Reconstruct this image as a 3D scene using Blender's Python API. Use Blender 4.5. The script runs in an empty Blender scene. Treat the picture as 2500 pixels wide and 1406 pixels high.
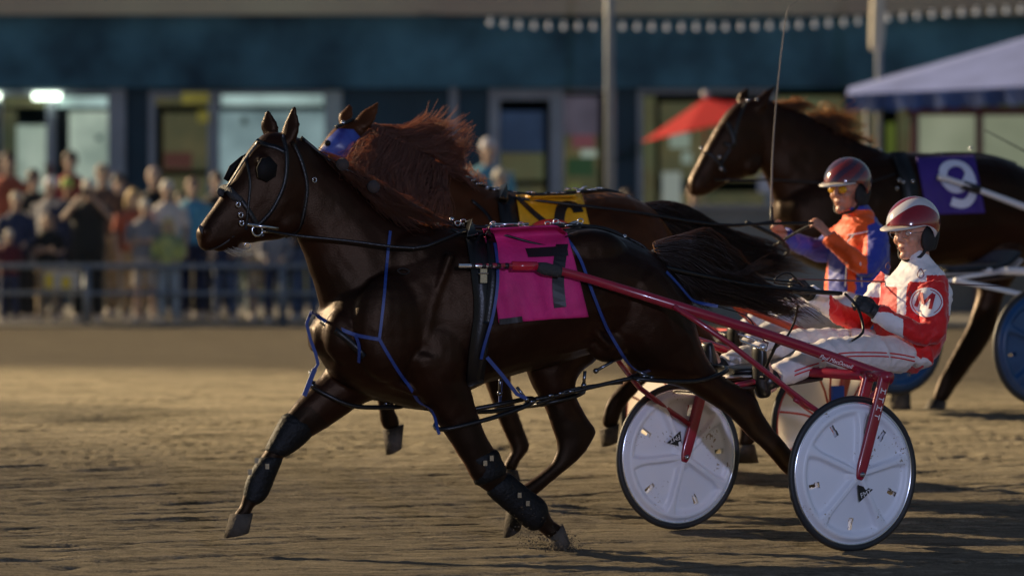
import bpy, bmesh, math, random
import numpy as np
from mathutils import Vector, Matrix
from mathutils.bvhtree import BVHTree
R = math.radians
random.seed(7); rng = np.random.default_rng(7)
sc = bpy.context.scene
# ------------------------------------------------------------------ camera
CAMH = 1.70; FPX = 10700.0; HOR = 436.0
cam = bpy.data.objects.new('camera', bpy.data.cameras.new('camera')); sc.collection.objects.link(cam)
cam.location = (0, 0, CAMH); cam.rotation_euler = (R(90), 0, 0)
cam.data.sensor_width = 36; cam.data.lens = 36 * FPX / 2500
cam.data.shift_y = -(703 - HOR) / 2500
cam.data.clip_start = 0.5; cam.data.clip_end = 2000
cam.data.dof.use_dof = True; cam.data.dof.focus_distance = 20.3; cam.data.dof.aperture_fstop = 2.1
sc.camera = cam
# ------------------------------------------------------------------ world, sun, exposure
SUN_EL = R(23); SUN_DIR = Vector((-0.86, 0.51, 0)).normalized()      # where the sun stands (from the scene)
w = bpy.data.worlds.new('World'); sc.world = w; w.use_nodes = True
wn = w.node_tree; bg = wn.nodes['Background']; sky = wn.nodes.new('ShaderNodeTexSky')
sky.sky_type = 'NISHITA'; sky.sun_disc = False; sky.sun_elevation = SUN_EL
sky.sun_rotation = math.atan2(SUN_DIR.x, SUN_DIR.y); sky.altitude = 100
wn.links.new(sky.outputs[0], bg.inputs[0]); bg.inputs[1].default_value = 0.036
sd = bpy.data.lights.new('sun', 'SUN'); sd.energy = 5.0; sd.angle = R(0.6); sd.color = (1.0, 0.76, 0.46)
so = bpy.data.objects.new('sun', sd); sc.collection.objects.link(so)
sv = Vector((SUN_DIR.x * math.cos(SUN_EL), SUN_DIR.y * math.cos(SUN_EL), math.sin(SUN_EL)))
so.rotation_euler = sv.to_track_quat('Z', 'Y').to_euler()
sc.view_settings.view_transform = 'Standard'; sc.view_settings.look = 'None'
sc.view_settings.exposure = 0.56; sc.view_settings.gamma = 1
sc.cycles.max_bounces = 6
FLOOD = 5600; POOL = 170000
# ------------------------------------------------------------------ mapping helpers
def P(px, py, Y):
    return Vector(((px - 1250) / FPX * Y, Y, CAMH - (py - HOR) / FPX * Y))
class Fr:
    """vertical plane of a horse or sulky: heading (-cos,-sin), near side n"""
    def __init__(s, px, Y, th):
        t = R(th); s.h = Vector((-math.cos(t), -math.sin(t), 0)); s.n = Vector((math.sin(t), -math.cos(t), 0))
        s.o = Vector(((px - 1250) / FPX * Y, Y, 0)); s.C = Vector((0, 0, CAMH)); s.th = t
    def __call__(s, px, py, l=0.0):
        d = Vector(((px - 1250) / FPX, 1, -(py - HOR) / FPX))
        t = (s.o + s.n * l - s.C).dot(s.n) / d.dot(s.n)
        return s.C + d * t
def ease(a, b, x):
    t = min(1, max(0, (x - a) / (b - a))); return t * t * (3 - 2 * t)
def gz(Y):
    return 0.24 * ease(21.6, 28, Y) * (1 - ease(33, 47, Y))
# ------------------------------------------------------------------ materials
MATS = {}
def mat(name, col, rough=0.6, metal=0.0, var=0.0, vscale=8.0, bump=0.0, bscale=40.0, sheen=0.0, sheentint=(1, 1, 1), coat=0.0,
        emit=None, estr=1.0, transl=0.0, tcol=None, spec=0.5, stretch=(1, 1, 1), alpha=1.0, trans=0.0, col2=None, detail=4):
    if name in MATS: return MATS[name]
    m = bpy.data.materials.new(name); m.use_nodes = True; nt = m.node_tree; b = nt.nodes['Principled BSDF']
    b.inputs['Base Color'].default_value = (*col, 1); b.inputs['Roughness'].default_value = rough
    b.inputs['Metallic'].default_value = metal; b.inputs['Specular IOR Level'].default_value = spec
    b.inputs['Sheen Weight'].default_value = sheen; b.inputs['Sheen Roughness'].default_value = 0.32 if sheen > .3 else 0.5; b.inputs['Sheen Tint'].default_value = (*sheentint, 1)
    b.inputs['Coat Weight'].default_value = coat; b.inputs['Coat Roughness'].default_value = 0.08
    b.inputs['Transmission Weight'].default_value = trans
    if emit:
        b.inputs['Emission Color'].default_value = (*emit, 1); b.inputs['Emission Strength'].default_value = estr
    if var or bump:
        tc = nt.nodes.new('ShaderNodeTexCoord'); mp = nt.nodes.new('ShaderNodeMapping')
        mp.inputs['Scale'].default_value = stretch; nt.links.new(tc.outputs['Object'], mp.inputs[0])
    if var:
        n = nt.nodes.new('ShaderNodeTexNoise'); n.inputs['Scale'].default_value = vscale; n.inputs['Detail'].default_value = detail
        nt.links.new(mp.outputs[0], n.inputs['Vector'])
        r = nt.nodes.new('ShaderNodeValToRGB'); r.color_ramp.elements[0].position = 0.3; r.color_ramp.elements[1].position = 0.7
        c2 = col2 or tuple(min(1, c * (1 + var)) for c in col)
        r.color_ramp.elements[0].color = (*[c * (1 - var * 0.7) for c in col], 1); r.color_ramp.elements[1].color = (*c2, 1)
        nt.links.new(n.outputs[0], r.inputs[0]); nt.links.new(r.outputs[0], b.inputs['Base Color'])
        if emit: nt.links.new(r.outputs[0], b.inputs['Emission Color'])
    if bump:
        n2 = nt.nodes.new('ShaderNodeTexNoise'); n2.inputs['Scale'].default_value = bscale; n2.inputs['Detail'].default_value = 5
        nt.links.new(mp.outputs[0], n2.inputs['Vector'])
        bp = nt.nodes.new('ShaderNodeBump'); bp.inputs['Strength'].default_value = bump; bp.inputs['Distance'].default_value = 0.02
        nt.links.new(n2.outputs[0], bp.inputs['Height']); nt.links.new(bp.outputs[0], b.inputs['Normal'])
    if transl:
        out = nt.nodes['Material Output']; tr = nt.nodes.new('ShaderNodeBsdfTranslucent')
        tr.inputs[0].default_value = (*(tcol or col), 1); mx = nt.nodes.new('ShaderNodeMixShader'); mx.inputs[0].default_value = transl
        nt.links.new(b.outputs[0], mx.inputs[1]); nt.links.new(tr.outputs[0], mx.inputs[2]); nt.links.new(mx.outputs[0], out.inputs[0])
    MATS[name] = m; return m
# ------------------------------------------------------------------ object helpers
SPLIT = {'blinker': 'blinker', 'eyes': 'eye', 'brace': 'brace', 'blue_strap': 'blue_strap', 'hanging_strap': 'hanging_strap', 'eyebrows': 'eyebrow', 'boot_clip': 'boot_clip', 'shoes': 'shoe', 'trouser_stripe': 'trouser_stripe',
    'canopy_post': 'canopy_post', 'gloves': 'glove', 'piping': 'piping', 'star_print': 'star_print', 'lower_wall': 'lower_wall', 'blue_guard': 'blue_guard', 'hem_patch': 'hem_patch', 'whiskers_': 'w', 'axle_bolt': 'axle_bolt', 'shaft_ring': 'shaft_ring', 'buckle': 'buckle', 'harness_fittings': 'harness_fitting', 'bit_and_rings': 'bit_ring', 'yellow_print': 'yellow_print', 'stirrup': 'stirrup', 'goggles': 'goggle_lens', 'cross_arch': 'cross_tube', 'rein_end': 'rein_end', 'frame': 'frame'}
FLAT = {'numeral', 'blue_strap', 'girth_trim', 'hanging_strap', 'hem_patch', 'sleeve_letter', 'star_print', 'trouser_stripe', 'piping'}
def tag(o, label=None, cat=None, group=None, kind=None):
    if label: o['label'] = label
    if cat: o['category'] = cat
    if group: o['group'] = group
    if kind: o['kind'] = kind
    return o
def thing(name, loc, label, cat, group=None):
    o = bpy.data.objects.new(name, None); sc.collection.objects.link(o); o.location = loc; o.empty_display_size = 0.1
    return tag(o, label, cat, group)
def wloc(o):
    v = Vector((0, 0, 0))
    while o is not None: v = v + Vector(o.location); o = o.parent
    return v
def link(name, me, m, parent=None, smooth=True):
    """me has world coordinates; shift them under the parent"""
    o = bpy.data.objects.new(name, me); sc.collection.objects.link(o)
    if parent is not None:
        off = wloc(parent); me.transform(Matrix.Translation(-off)); o.parent = parent
    for x in (m if isinstance(m, (list, tuple)) else [m]):
        if x is not None and x.name not in me.materials: me.materials.append(x)
    if smooth and len(me.polygons): me.polygons.foreach_set('use_smooth', [True] * len(me.polygons))
    return o
class MB:
    def __init__(s): s.v = []; s.f = []; s.mi = []
    def add(s, v, f, mi=0):
        n = len(s.v); s.v += [tuple(x) for x in v]; s.f += [tuple(i + n for i in q) for q in f]; s.mi += [mi] * len(f); return s
    def mesh(s, name='m'):
        me = bpy.data.meshes.new(name); me.from_pydata(s.v, [], s.f); me.update(); return me
    def build(s, name, m, parent=None, smooth=True):
        if name in SPLIT:
            par = list(range(len(s.v)))
            def find(a):
                while par[a] != a: par[a] = par[par[a]]; a = par[a]
                return a
            for q in s.f:
                r0 = find(q[0])
                for i in q[1:]: par[find(i)] = r0
            groups = {}
            for q in s.f: groups.setdefault(find(q[0]), []).append(q)
            if len(groups) > 1:
                o = None
                for g in groups.values():
                    ids = sorted({i for q in g for i in q}); mp = {i: k for k, i in enumerate(ids)}; b = MB(); b.add([s.v[i] for i in ids], [tuple(mp[i] for i in q) for q in g])
                    me = b.mesh(name); o = link(SPLIT[name], me, m, parent, smooth and name not in FLAT)
                return o
            name = SPLIT[name]
        if name in FLAT: smooth = False
        me = s.mesh(name); o = link(name, me, m, parent, smooth)
        if any(s.mi): me.polygons.foreach_set('material_index', s.mi)
        return o
    # ---- shapes
    def loft(s, secs, seg=20, sub=3, e=2.0, cap=True, mi=0):
        """secs: (center, a, b) half axis vectors; smoothed along the way, closed with rounded caps"""
        secs = [tuple(Vector(q) for q in t) for t in secs]
        if cap and sub:
            c0, a0, b0 = secs[0]; c1 = secs[1][0]; d = (c0 - c1).normalized() * min(a0.length, b0.length) * 0.45
            cn, an, bn = secs[-1]; cm = secs[-2][0]; dn = (cn - cm).normalized() * min(an.length, bn.length) * 0.45
            secs = [(c0 + d, a0 * 0.55, b0 * 0.55)] + secs + [(cn + dn, an * 0.55, bn * 0.55)]
        out = []
        if sub > 1 and len(secs) > 2:
            for i in range(len(secs) - 1):
                p0 = secs[max(i - 1, 0)]; p1 = secs[i]; p2 = secs[i + 1]; p3 = secs[min(i + 2, len(secs) - 1)]
                for k in range(sub):
                    t = k / sub; out.append(tuple(0.5 * ((2 * p1[j]) + (p2[j] - p0[j]) * t + (2 * p0[j] - 5 * p1[j] + 4 * p2[j] - p3[j]) * t * t + (3 * p1[j] - p0[j] - 3 * p2[j] + p3[j]) * t ** 3) for j in range(3)))
            out.append(secs[-1])
        else: out = secs
        v = []; f = []
        for c, a, b in out:
            for k in range(seg):
                an = 2 * math.pi * k / seg; ca, sa = math.cos(an), math.sin(an)
                v.append(c + a * (abs(ca) ** (2 / e) * (1 if ca >= 0 else -1)) + b * (abs(sa) ** (2 / e) * (1 if sa >= 0 else -1)))
        n = len(out)
        for i in range(n - 1):
            for k in range(seg):
                k2 = (k + 1) % seg; f.append((i * seg + k, i * seg + k2, (i + 1) * seg + k2, (i + 1) * seg + k))
        if cap:
            f.append(tuple(range(seg))[::-1]); f.append(tuple((n - 1) * seg + k for k in range(seg)))
        return s.add(v, f, mi)
    def tube(s, pts, r, seg=8, sub=3, closed=False, mi=0, cap=True):
        pts = [Vector(p) for p in pts]; rs = list(r) if isinstance(r, (list, tuple)) else [r] * len(pts)
        n = len(pts)
        if sub > 1 and n > 2:
            q = []; qr = []; rng_ = range(n) if closed else range(n - 1)
            for i in rng_:
                g = (lambda k: k % n) if closed else (lambda k: min(max(k, 0), n - 1))
                p0, p1, p2, p3 = (pts[g(i + j)] for j in (-1, 0, 1, 2))
                for k in range(sub):
                    t = k / sub; q.append(0.5 * ((2 * p1) + (p2 - p0) * t + (2 * p0 - 5 * p1 + 4 * p2 - p3) * t * t + (3 * p1 - p0 - 3 * p2 + p3) * t ** 3))
                    qr.append(rs[g(i)] * (1 - t) + rs[g(i + 1)] * t)
            if not closed: q.append(pts[-1]); qr.append(rs[-1])
            pts, rs = q, qr; n = len(pts)
        v = []; f = []; up = None
        for i in range(n):
            a = pts[(i - 1) % n] if closed or i > 0 else pts[i]; b = pts[(i + 1) % n] if closed or i < n - 1 else pts[i]
            t = (b - a).normalized() if (b - a).length > 1e-9 else Vector((0, 0, 1))
            if up is None: up = t.orthogonal().normalized()
            up = (up - t * up.dot(t)); up = up.normalized() if up.length > 1e-6 else t.orthogonal().normalized()
            sd_ = t.cross(up)
            for k in range(seg):
                an = 2 * math.pi * k / seg; v.append(pts[i] + (up * math.cos(an) + sd_ * math.sin(an)) * rs[i])
        m = n if closed else n - 1
        for i in range(m):
            j = (i + 1) % n
            for k in range(seg):
                k2 = (k + 1) % seg; f.append((i * seg + k, i * seg + k2, j * seg + k2, j * seg + k))
        if not closed and cap:
            f.append(tuple(range(seg))[::-1]); f.append(tuple((n - 1) * seg + k for k in range(seg)))
        return s.add(v, f, mi)
    def ell(s, c, ax, seg=16, rings=10, mi=0):
        """ellipsoid: c centre, ax = three half-axis vectors"""
        c = Vector(c); ax = [Vector(a) for a in ax]; v = [c + ax[2]]; f = []
        for i in range(1, rings):
            p = math.pi * i / rings
            for k in range(seg):
                a = 2 * math.pi * k / seg
                v.append(c + ax[0] * math.sin(p) * math.cos(a) + ax[1] * math.sin(p) * math.sin(a) + ax[2] * math.cos(p))
        v.append(c - ax[2]); L = len(v) - 1
        for k in range(seg):
            k2 = (k + 1) % seg; f.append((0, 1 + k, 1 + k2)); f.append((L, L - seg + k2, L - seg + k))
            for i in range(rings - 2):
                a = 1 + i * seg; f.append((a + k, a + seg + k, a + seg + k2, a + k2))
        return s.add(v, f, mi)
    def sph(s, c, r, **k): return s.ell(c, ((r, 0, 0), (0, r, 0), (0, 0, r)), **k)
    def box(s, a, b, mi=0):
        x0, y0, z0 = (min(a[i], b[i]) for i in range(3)); x1, y1, z1 = (max(a[i], b[i]) for i in range(3))
        v = [(x, y, z) for z in (z0, z1) for y in (y0, y1) for x in (x0, x1)]
        return s.add(v, [(0, 2, 3, 1), (4, 5, 7, 6), (0, 1, 5, 4), (2, 6, 7, 3), (0, 4, 6, 2), (1, 3, 7, 5)], mi)
    def obox(s, c, ax, mi=0):
        c = Vector(c); a, b, d = (Vector(q) for q in ax)
        v = [c + a * i + b * j + d * k for k in (-1, 1) for j in (-1, 1) for i in (-1, 1)]
        return s.add(v, [(0, 2, 3, 1), (4, 5, 7, 6), (0, 1, 5, 4), (2, 6, 7, 3), (0, 4, 6, 2), (1, 3, 7, 5)], mi)
    def strip(s, pts, nor, width, th=0.004, mi=0, closed=False):
        """flat strap lying on a surface: pts + surface normals"""
        n = len(pts); v = []; f = []
        for i in range(n):
            a = pts[(i - 1) % n] if closed else pts[max(i - 1, 0)]; b = pts[(i + 1) % n] if closed else pts[min(i + 1, n - 1)]
            t = (b - a).normalized(); sdv = t.cross(nor[i]).normalized(); w_ = width[i] if isinstance(width, (list, tuple)) else width
            for q in (sdv * w_ / 2, sdv * w_ / 2 + nor[i] * th, -sdv * w_ / 2 + nor[i] * th, -sdv * w_ / 2): v.append(pts[i] + q)
        for i in range(n if closed else n - 1):
            j = (i + 1) % n
            for k in range(4):
                k2 = (k + 1) % 4; f.append((i * 4 + k, i * 4 + k2, j * 4 + k2, j * 4 + k))
        if not closed: f.append((0, 1, 2, 3)); f.append(tuple((n - 1) * 4 + k for k in (3, 2, 1, 0)))
        return s.add(v, f, mi)
def remesh(mb, voxel, smooth=4, name='body', fac=0.6):
    me = mb.mesh('tmp'); o = bpy.data.objects.new('tmp', me); sc.collection.objects.link(o)
    r = o.modifiers.new('r', 'REMESH'); r.mode = 'VOXEL'; r.voxel_size = voxel
    if smooth:
        s_ = o.modifiers.new('s', 'SMOOTH'); s_.factor = fac; s_.iterations = smooth
    dg = bpy.context.evaluated_depsgraph_get(); ev = o.evaluated_get(dg)
    out = bpy.data.meshes.new_from_object(ev); out.name = name
    bpy.data.objects.remove(o); bpy.data.meshes.remove(me); return out
def bvh_of(me):
    return BVHTree.FromPolygons([v.co.copy() for v in me.vertices], [tuple(p.vertices) for p in me.polygons])
def resample(pts, step):
    out = [pts[0]]
    for a, b in zip(pts[:-1], pts[1:]):
        L = math.dist(a, b); n = max(1, int(L / step))
        for k in range(1, n + 1): out.append(tuple(a[i] + (b[i] - a[i]) * k / n for i in range(len(a))))
    return out
def smoothpath(pts, sub=4):
    if len(pts) < 3: return pts
    n = len(pts); q = []
    for i in range(n - 1):
        p = [pts[min(max(i + j, 0), n - 1)] for j in (-1, 0, 1, 2)]
        for k in range(sub):
            t = k / sub; q.append(tuple(0.5 * ((2 * p[1][c]) + (p[2][c] - p[0][c]) * t + (2 * p[0][c] - 5 * p[1][c] + 4 * p[2][c] - p[3][c]) * t * t + (3 * p[1][c] - p[0][c] - 3 * p[2][c] + p[3][c]) * t ** 3) for c in range(len(pts[0]))))
    q.append(pts[-1]); return q
def cast(px, py, bvh, fr, l, off=0.004):
    o = Vector((0, 0, CAMH)); d = Vector(((px - 1250) / FPX, 1, -(py - HOR) / FPX)).normalized()
    h = bvh.ray_cast(o, d)
    if h[0] is not None and abs((h[0] - fr(px, py, l)).length) < 0.7:
        n = h[1] if h[1].dot(d) < 0 else -h[1]; return h[0] + n * off, n
    q = fr(px, py, l); hh = bvh.find_nearest(q)
    if hh[0] is not None and hh[3] < 0.12:
        n = hh[1]; return q.lerp(hh[0] + n * off, 0.7) , n
    return q, fr.n.copy()
def strap(mb, path, bvh, fr, width, off=0.004, l=0.28, th=0.004, sub=4, mi=0):
    pts = resample(smoothpath(path, sub), 9); P_, N_ = [], []
    for px, py in pts:
        p, n = cast(px, py, bvh, fr, l, off); P_.append(p); N_.append(n)
    for _ in range(3):
        P_ = [P_[0]] + [(P_[i - 1] + P_[i] * 2 + P_[i + 1]) / 4 for i in range(1, len(P_) - 1)] + [P_[-1]]
        N_ = [N_[0]] + [(N_[i - 1] + N_[i] * 2 + N_[i + 1]).normalized() for i in range(1, len(N_) - 1)] + [N_[-1]]
    mb.strip(P_, N_, width, th, mi)
def hair(mb, guides, n, r0=0.0022, r1=0.0005, spread=0.02, lspread=0.03, clump=0.5, seed=1, short=0.25, npt=9, wave=0.01):
    """guides: lists of world points with the same count; strands are blended between neighbours"""
    g = np.array([[tuple(p) for p in gg] for gg in guides]); r_ = np.random.default_rng(seed); ng, npg, _ = g.shape
    t = np.linspace(0, npg - 1, npt)
    def at(arr, tt):
        i = np.clip(np.floor(tt).astype(int), 0, npg - 2); fr_ = (tt - i)[:, None]
        p0 = arr[np.clip(i - 1, 0, npg - 1)]; p1 = arr[i]; p2 = arr[i + 1]; p3 = arr[np.clip(i + 2, 0, npg - 1)]
        return 0.5 * ((2 * p1) + (p2 - p0) * fr_ + (2 * p0 - 5 * p1 + 4 * p2 - p3) * fr_ ** 2 + (3 * p1 - p0 - 3 * p2 + p3) * fr_ ** 3)
    ncl = max(6, n // 45); cu = r_.random(ncl) * (ng - 1); coff = r_.normal(0, 1, (ncl, 3)); cl_len = 1 - r_.random(ncl) * short; cph = r_.random((ncl, 3)) * 6.28
    for s in range(n):
        c = r_.integers(ncl); u = np.clip(cu[c] + r_.normal(0, 0.25), 0, ng - 1.001); i = int(u); fu = u - i
        arr = g[i] * (1 - fu) + g[min(i + 1, ng - 1)] * fu
        L = cl_len[c] * (1 - r_.random() * 0.2); pp = at(arr, t * L); k = (t / (npg - 1) * L)[:, None]
        o = coff[c] * spread * clump + r_.normal(0, 1, 3) * spread * (1 - clump); o2 = r_.normal(0, 1, 3) * spread * 0.5
        o3 = np.array([0, r_.normal() * lspread, 0])
        pp = pp + o * (0.25 + k) + o2 * k ** 2 + o3 * 0.6 + np.sin(k * 9 + cph[c] + r_.normal(0, .15)) * wave * k + np.sin(k * 21 + cph[(c + 3) % ncl] + r_.normal(0, .2)) * wave * .45 * k
        pts = [Vector(q) for q in pp]; mb.tube(pts, [r0 + (r1 - r0) * (j / (npt - 1)) ** 1.5 for j in range(npt)], seg=3, sub=1, cap=False)
    return mb
# numpy value noise
def vnoise(x, y, seed=0):
    r_ = np.random.default_rng(seed); T = r_.random((256, 256))
    xi = np.floor(x).astype(int); yi = np.floor(y).astype(int); fx = x - xi; fy = y - yi
    fx = fx * fx * (3 - 2 * fx); fy = fy * fy * (3 - 2 * fy); g = lambda a, b: T[a % 256, b % 256]
    return (g(xi, yi) * (1 - fx) + g(xi + 1, yi) * fx) * (1 - fy) + (g(xi, yi + 1) * (1 - fx) + g(xi + 1, yi + 1) * fx) * fy
def displace(me, amp, scale, seed=3, fn=None, ridge=False):
    n = len(me.vertices); co = np.empty(n * 3); me.vertices.foreach_get('co', co); co = co.reshape(-1, 3)
    no = np.empty(n * 3); me.vertices.foreach_get('normal', no); no = no.reshape(-1, 3)
    a = vnoise(co[:, 0] * scale + co[:, 1] * scale * 0.7, co[:, 2] * scale - co[:, 1] * scale * 0.4, seed) + 0.5 * vnoise(co[:, 0] * scale * 2.3, co[:, 2] * scale * 2.1 + co[:, 1] * 3, seed + 1) - 0.75
    if ridge: a = .5 - 2.2 * np.abs(vnoise((co[:, 0] + co[:, 2] * .6) * scale + co[:, 1] * scale * .5, (co[:, 2] - co[:, 0] * .5) * scale * .45, seed + 3) - .5) - .9 * np.abs(vnoise((co[:, 0] - co[:, 2] * .9) * scale * 1.9, (co[:, 2] + co[:, 1]) * scale * .9, seed + 5) - .5)
    if fn is not None: a = a * fn(co)
    co = co + no * (a * amp)[:, None]; me.vertices.foreach_set('co', co.ravel()); me.update()
# ================================================================== THE GROUND
def ground():
    xs = np.concatenate([-np.geomspace(4.2, 300, 26)[::-1], np.arange(-4.15, 4.15, 0.015), np.geomspace(4.2, 300, 26)])
    ys = np.concatenate([np.linspace(-60, 15, 14), np.linspace(15.5, 17.9, 12), np.arange(18, 24.5, 0.016), np.arange(24.5, 33, 0.045), np.arange(33, 56, 0.3), np.geomspace(56, 700, 20)])
    X, Y = np.meshgrid(xs, ys); th = R(19); u = X * math.cos(th) + Y * math.sin(th); v = -X * math.sin(th) + Y * math.cos(th)
    wv = 0.35 * vnoise(u * 0.5, v * 0.6, 1)
    a = vnoise(u * 1.6, (v + wv) * 12, 2) * 0.45 + vnoise(u * 3.2, (v + wv) * 24, 3) * 0.55 + vnoise(u * 7, v * 40, 4) * 0.35
    b = vnoise(u * 9, v * 14, 5) * 0.35 + vnoise(u * 22, v * 30, 6) * 0.22
    crack = (np.clip(vnoise(u * 0.9, (v + wv) * 17, 8) - 0.74, 0, 1) * vnoise(u * 3.2, v * 4, 9) * 3.4 + np.clip(vnoise(u * 1.7, (v + wv) * 31, 28) - 0.74, 0, 1) * 1.8)
    c_ = vnoise(X * 17, Y * 11, 12) * .5 + vnoise(X * 31 + 3 * a, Y * 21, 13) * .38 + vnoise(X * 55, Y * 38, 14) * .2
    gr = vnoise(u * .33, (v + wv) * 2.6, 15); gr2 = vnoise(u * .5 + 7, (v + wv) * 5.5, 16)
    groove = np.exp(-((gr - .5) / .022) ** 2) * (.35 + vnoise(u * 1.6, v * 2, 17)) + .7 * np.exp(-((gr2 - .5) / .035) ** 2) * vnoise(u * 1.9, v * 3, 18)
    Z = (a - 0.7) * 0.008 + (b + c_ - .8) * 0.0085 - crack * 0.040 - groove * .022
    fade = np.clip((36 - Y) / 10, 0, 1) * np.clip((4.15 - abs(X)) / 0.3, 0, 1) * np.clip((Y - 17) / 1, 0, 1)
    def gzv(Y):
        e = lambda a, b: (lambda t: t * t * (3 - 2 * t))(np.clip((Y - a) / (b - a), 0, 1))
        return 0.24 * e(21.6, 28) * (1 - e(33, 47))
    Z = Z * fade + gzv(Y)
    ny, nx = X.shape; co = np.stack([X, Y, Z], -1).reshape(-1, 3)
    idx = np.arange(nx * ny).reshape(ny, nx); q = np.stack([idx[:-1, :-1], idx[:-1, 1:], idx[1:, 1:], idx[1:, :-1]], -1).reshape(-1, 4)
    me = bpy.data.meshes.new('track_surface'); me.vertices.add(len(co)); me.vertices.foreach_set('co', co.ravel())
    me.loops.add(q.size); me.loops.foreach_set('vertex_index', q.ravel()); me.polygons.add(len(q))
    me.polygons.foreach_set('loop_start', np.arange(0, q.size, 4)); me.update(calc_edges=True)
    m = bpy.data.materials.new('track_dirt'); m.use_nodes = True; nt = m.node_tree; bs = nt.nodes['Principled BSDF']
    bs.inputs['Roughness'].default_value = 0.95; bs.inputs['Specular IOR Level'].default_value = 0.15
    tc = nt.nodes.new('ShaderNodeTexCoord'); mp = nt.nodes.new('ShaderNodeMapping'); mp.inputs['Rotation'].default_value = (0, 0, -th); mp.inputs['Scale'].default_value = (1, 6, 1)
    nt.links.new(tc.outputs['Object'], mp.inputs[0])
    n1 = nt.nodes.new('ShaderNodeTexNoise'); n1.inputs['Scale'].default_value = 1.6; n1.inputs['Detail'].default_value = 7; n1.inputs['Roughness'].default_value = 0.65
    nt.links.new(mp.outputs[0], n1.inputs['Vector'])
    rp = nt.nodes.new('ShaderNodeValToRGB'); rp.color_ramp.elements[0].position = 0.32; rp.color_ramp.elements[0].color = (0.110, 0.094, 0.066, 1)
    rp.color_ramp.elements[1].position = 0.68; rp.color_ramp.elements[1].color = (0.255, 0.218, 0.158, 1)
    nt.links.new(n1.outputs[0], rp.inputs[0])
    n3 = nt.nodes.new('ShaderNodeTexNoise'); n3.inputs['Scale'].default_value = 75; n3.inputs['Detail'].default_value = 7; nt.links.new(tc.outputs['Object'], n3.inputs['Vector'])
    mx = nt.nodes.new('ShaderNodeMix'); mx.data_type = 'RGBA'; mx.blend_type = 'MULTIPLY'; mx.inputs[0].default_value = 0.85
    r3 = nt.nodes.new('ShaderNodeValToRGB'); r3.color_ramp.elements[0].position = 0.35; r3.color_ramp.elements[0].color = (0.62, 0.60, 0.56, 1); r3.color_ramp.elements[1].position = 0.6; r3.color_ramp.elements[1].color = (1, 1, 1, 1)
    nt.links.new(n3.outputs[0], r3.inputs[0]); nt.links.new(rp.outputs[0], mx.inputs[6]); nt.links.new(r3.outputs[0], mx.inputs[7])
    mp3 = nt.nodes.new('ShaderNodeMapping'); mp3.inputs['Rotation'].default_value = (0, 0, -th); mp3.inputs['Scale'].default_value = (1.6, 30, 1); nt.links.new(tc.outputs['Object'], mp3.inputs[0])
    n4 = nt.nodes.new('ShaderNodeTexNoise'); n4.inputs['Scale'].default_value = 1; n4.inputs['Detail'].default_value = 5; n4.inputs['Roughness'].default_value = .7; nt.links.new(mp3.outputs[0], n4.inputs['Vector'])
    r4 = nt.nodes.new('ShaderNodeValToRGB'); r4.color_ramp.elements[0].position = .36; r4.color_ramp.elements[0].color = (.42, .40, .36, 1); r4.color_ramp.elements[1].position = .52; r4.color_ramp.elements[1].color = (1, 1, 1, 1); nt.links.new(n4.outputs[0], r4.inputs[0])
    mx2 = nt.nodes.new('ShaderNodeMix'); mx2.data_type = 'RGBA'; mx2.blend_type = 'MULTIPLY'; mx2.inputs[0].default_value = 0.85; nt.links.new(mx.outputs[2], mx2.inputs[6]); nt.links.new(r4.outputs[0], mx2.inputs[7]); nt.links.new(mx2.outputs[2], bs.inputs['Base Color'])
    mp2 = nt.nodes.new('ShaderNodeMapping'); mp2.inputs['Rotation'].default_value = (0, 0, -th); mp2.inputs['Scale'].default_value = (5, 38, 5); nt.links.new(tc.outputs['Object'], mp2.inputs[0])
    n2 = nt.nodes.new('ShaderNodeTexNoise'); n2.inputs['Scale'].default_value = 1; n2.inputs['Detail'].default_value = 8; n2.inputs['Roughness'].default_value = 0.7; nt.links.new(mp2.outputs[0], n2.inputs['Vector'])
    ad = nt.nodes.new('ShaderNodeMath'); ad.operation = 'MULTIPLY_ADD'; ad.inputs[1].default_value = 0.35; nt.links.new(n3.outputs[0], ad.inputs[0]); nt.links.new(n2.outputs[0], ad.inputs[2])
    bp = nt.nodes.new('ShaderNodeBump'); bp.inputs['Strength'].default_value = 1.0; bp.inputs['Distance'].default_value = 0.026
    nt.links.new(ad.outputs[0], bp.inputs['Height']); nt.links.new(bp.outputs[0], bs.inputs['Normal'])
    o = link('track_surface', me, m); tag(o, kind='structure')
ground()
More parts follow.
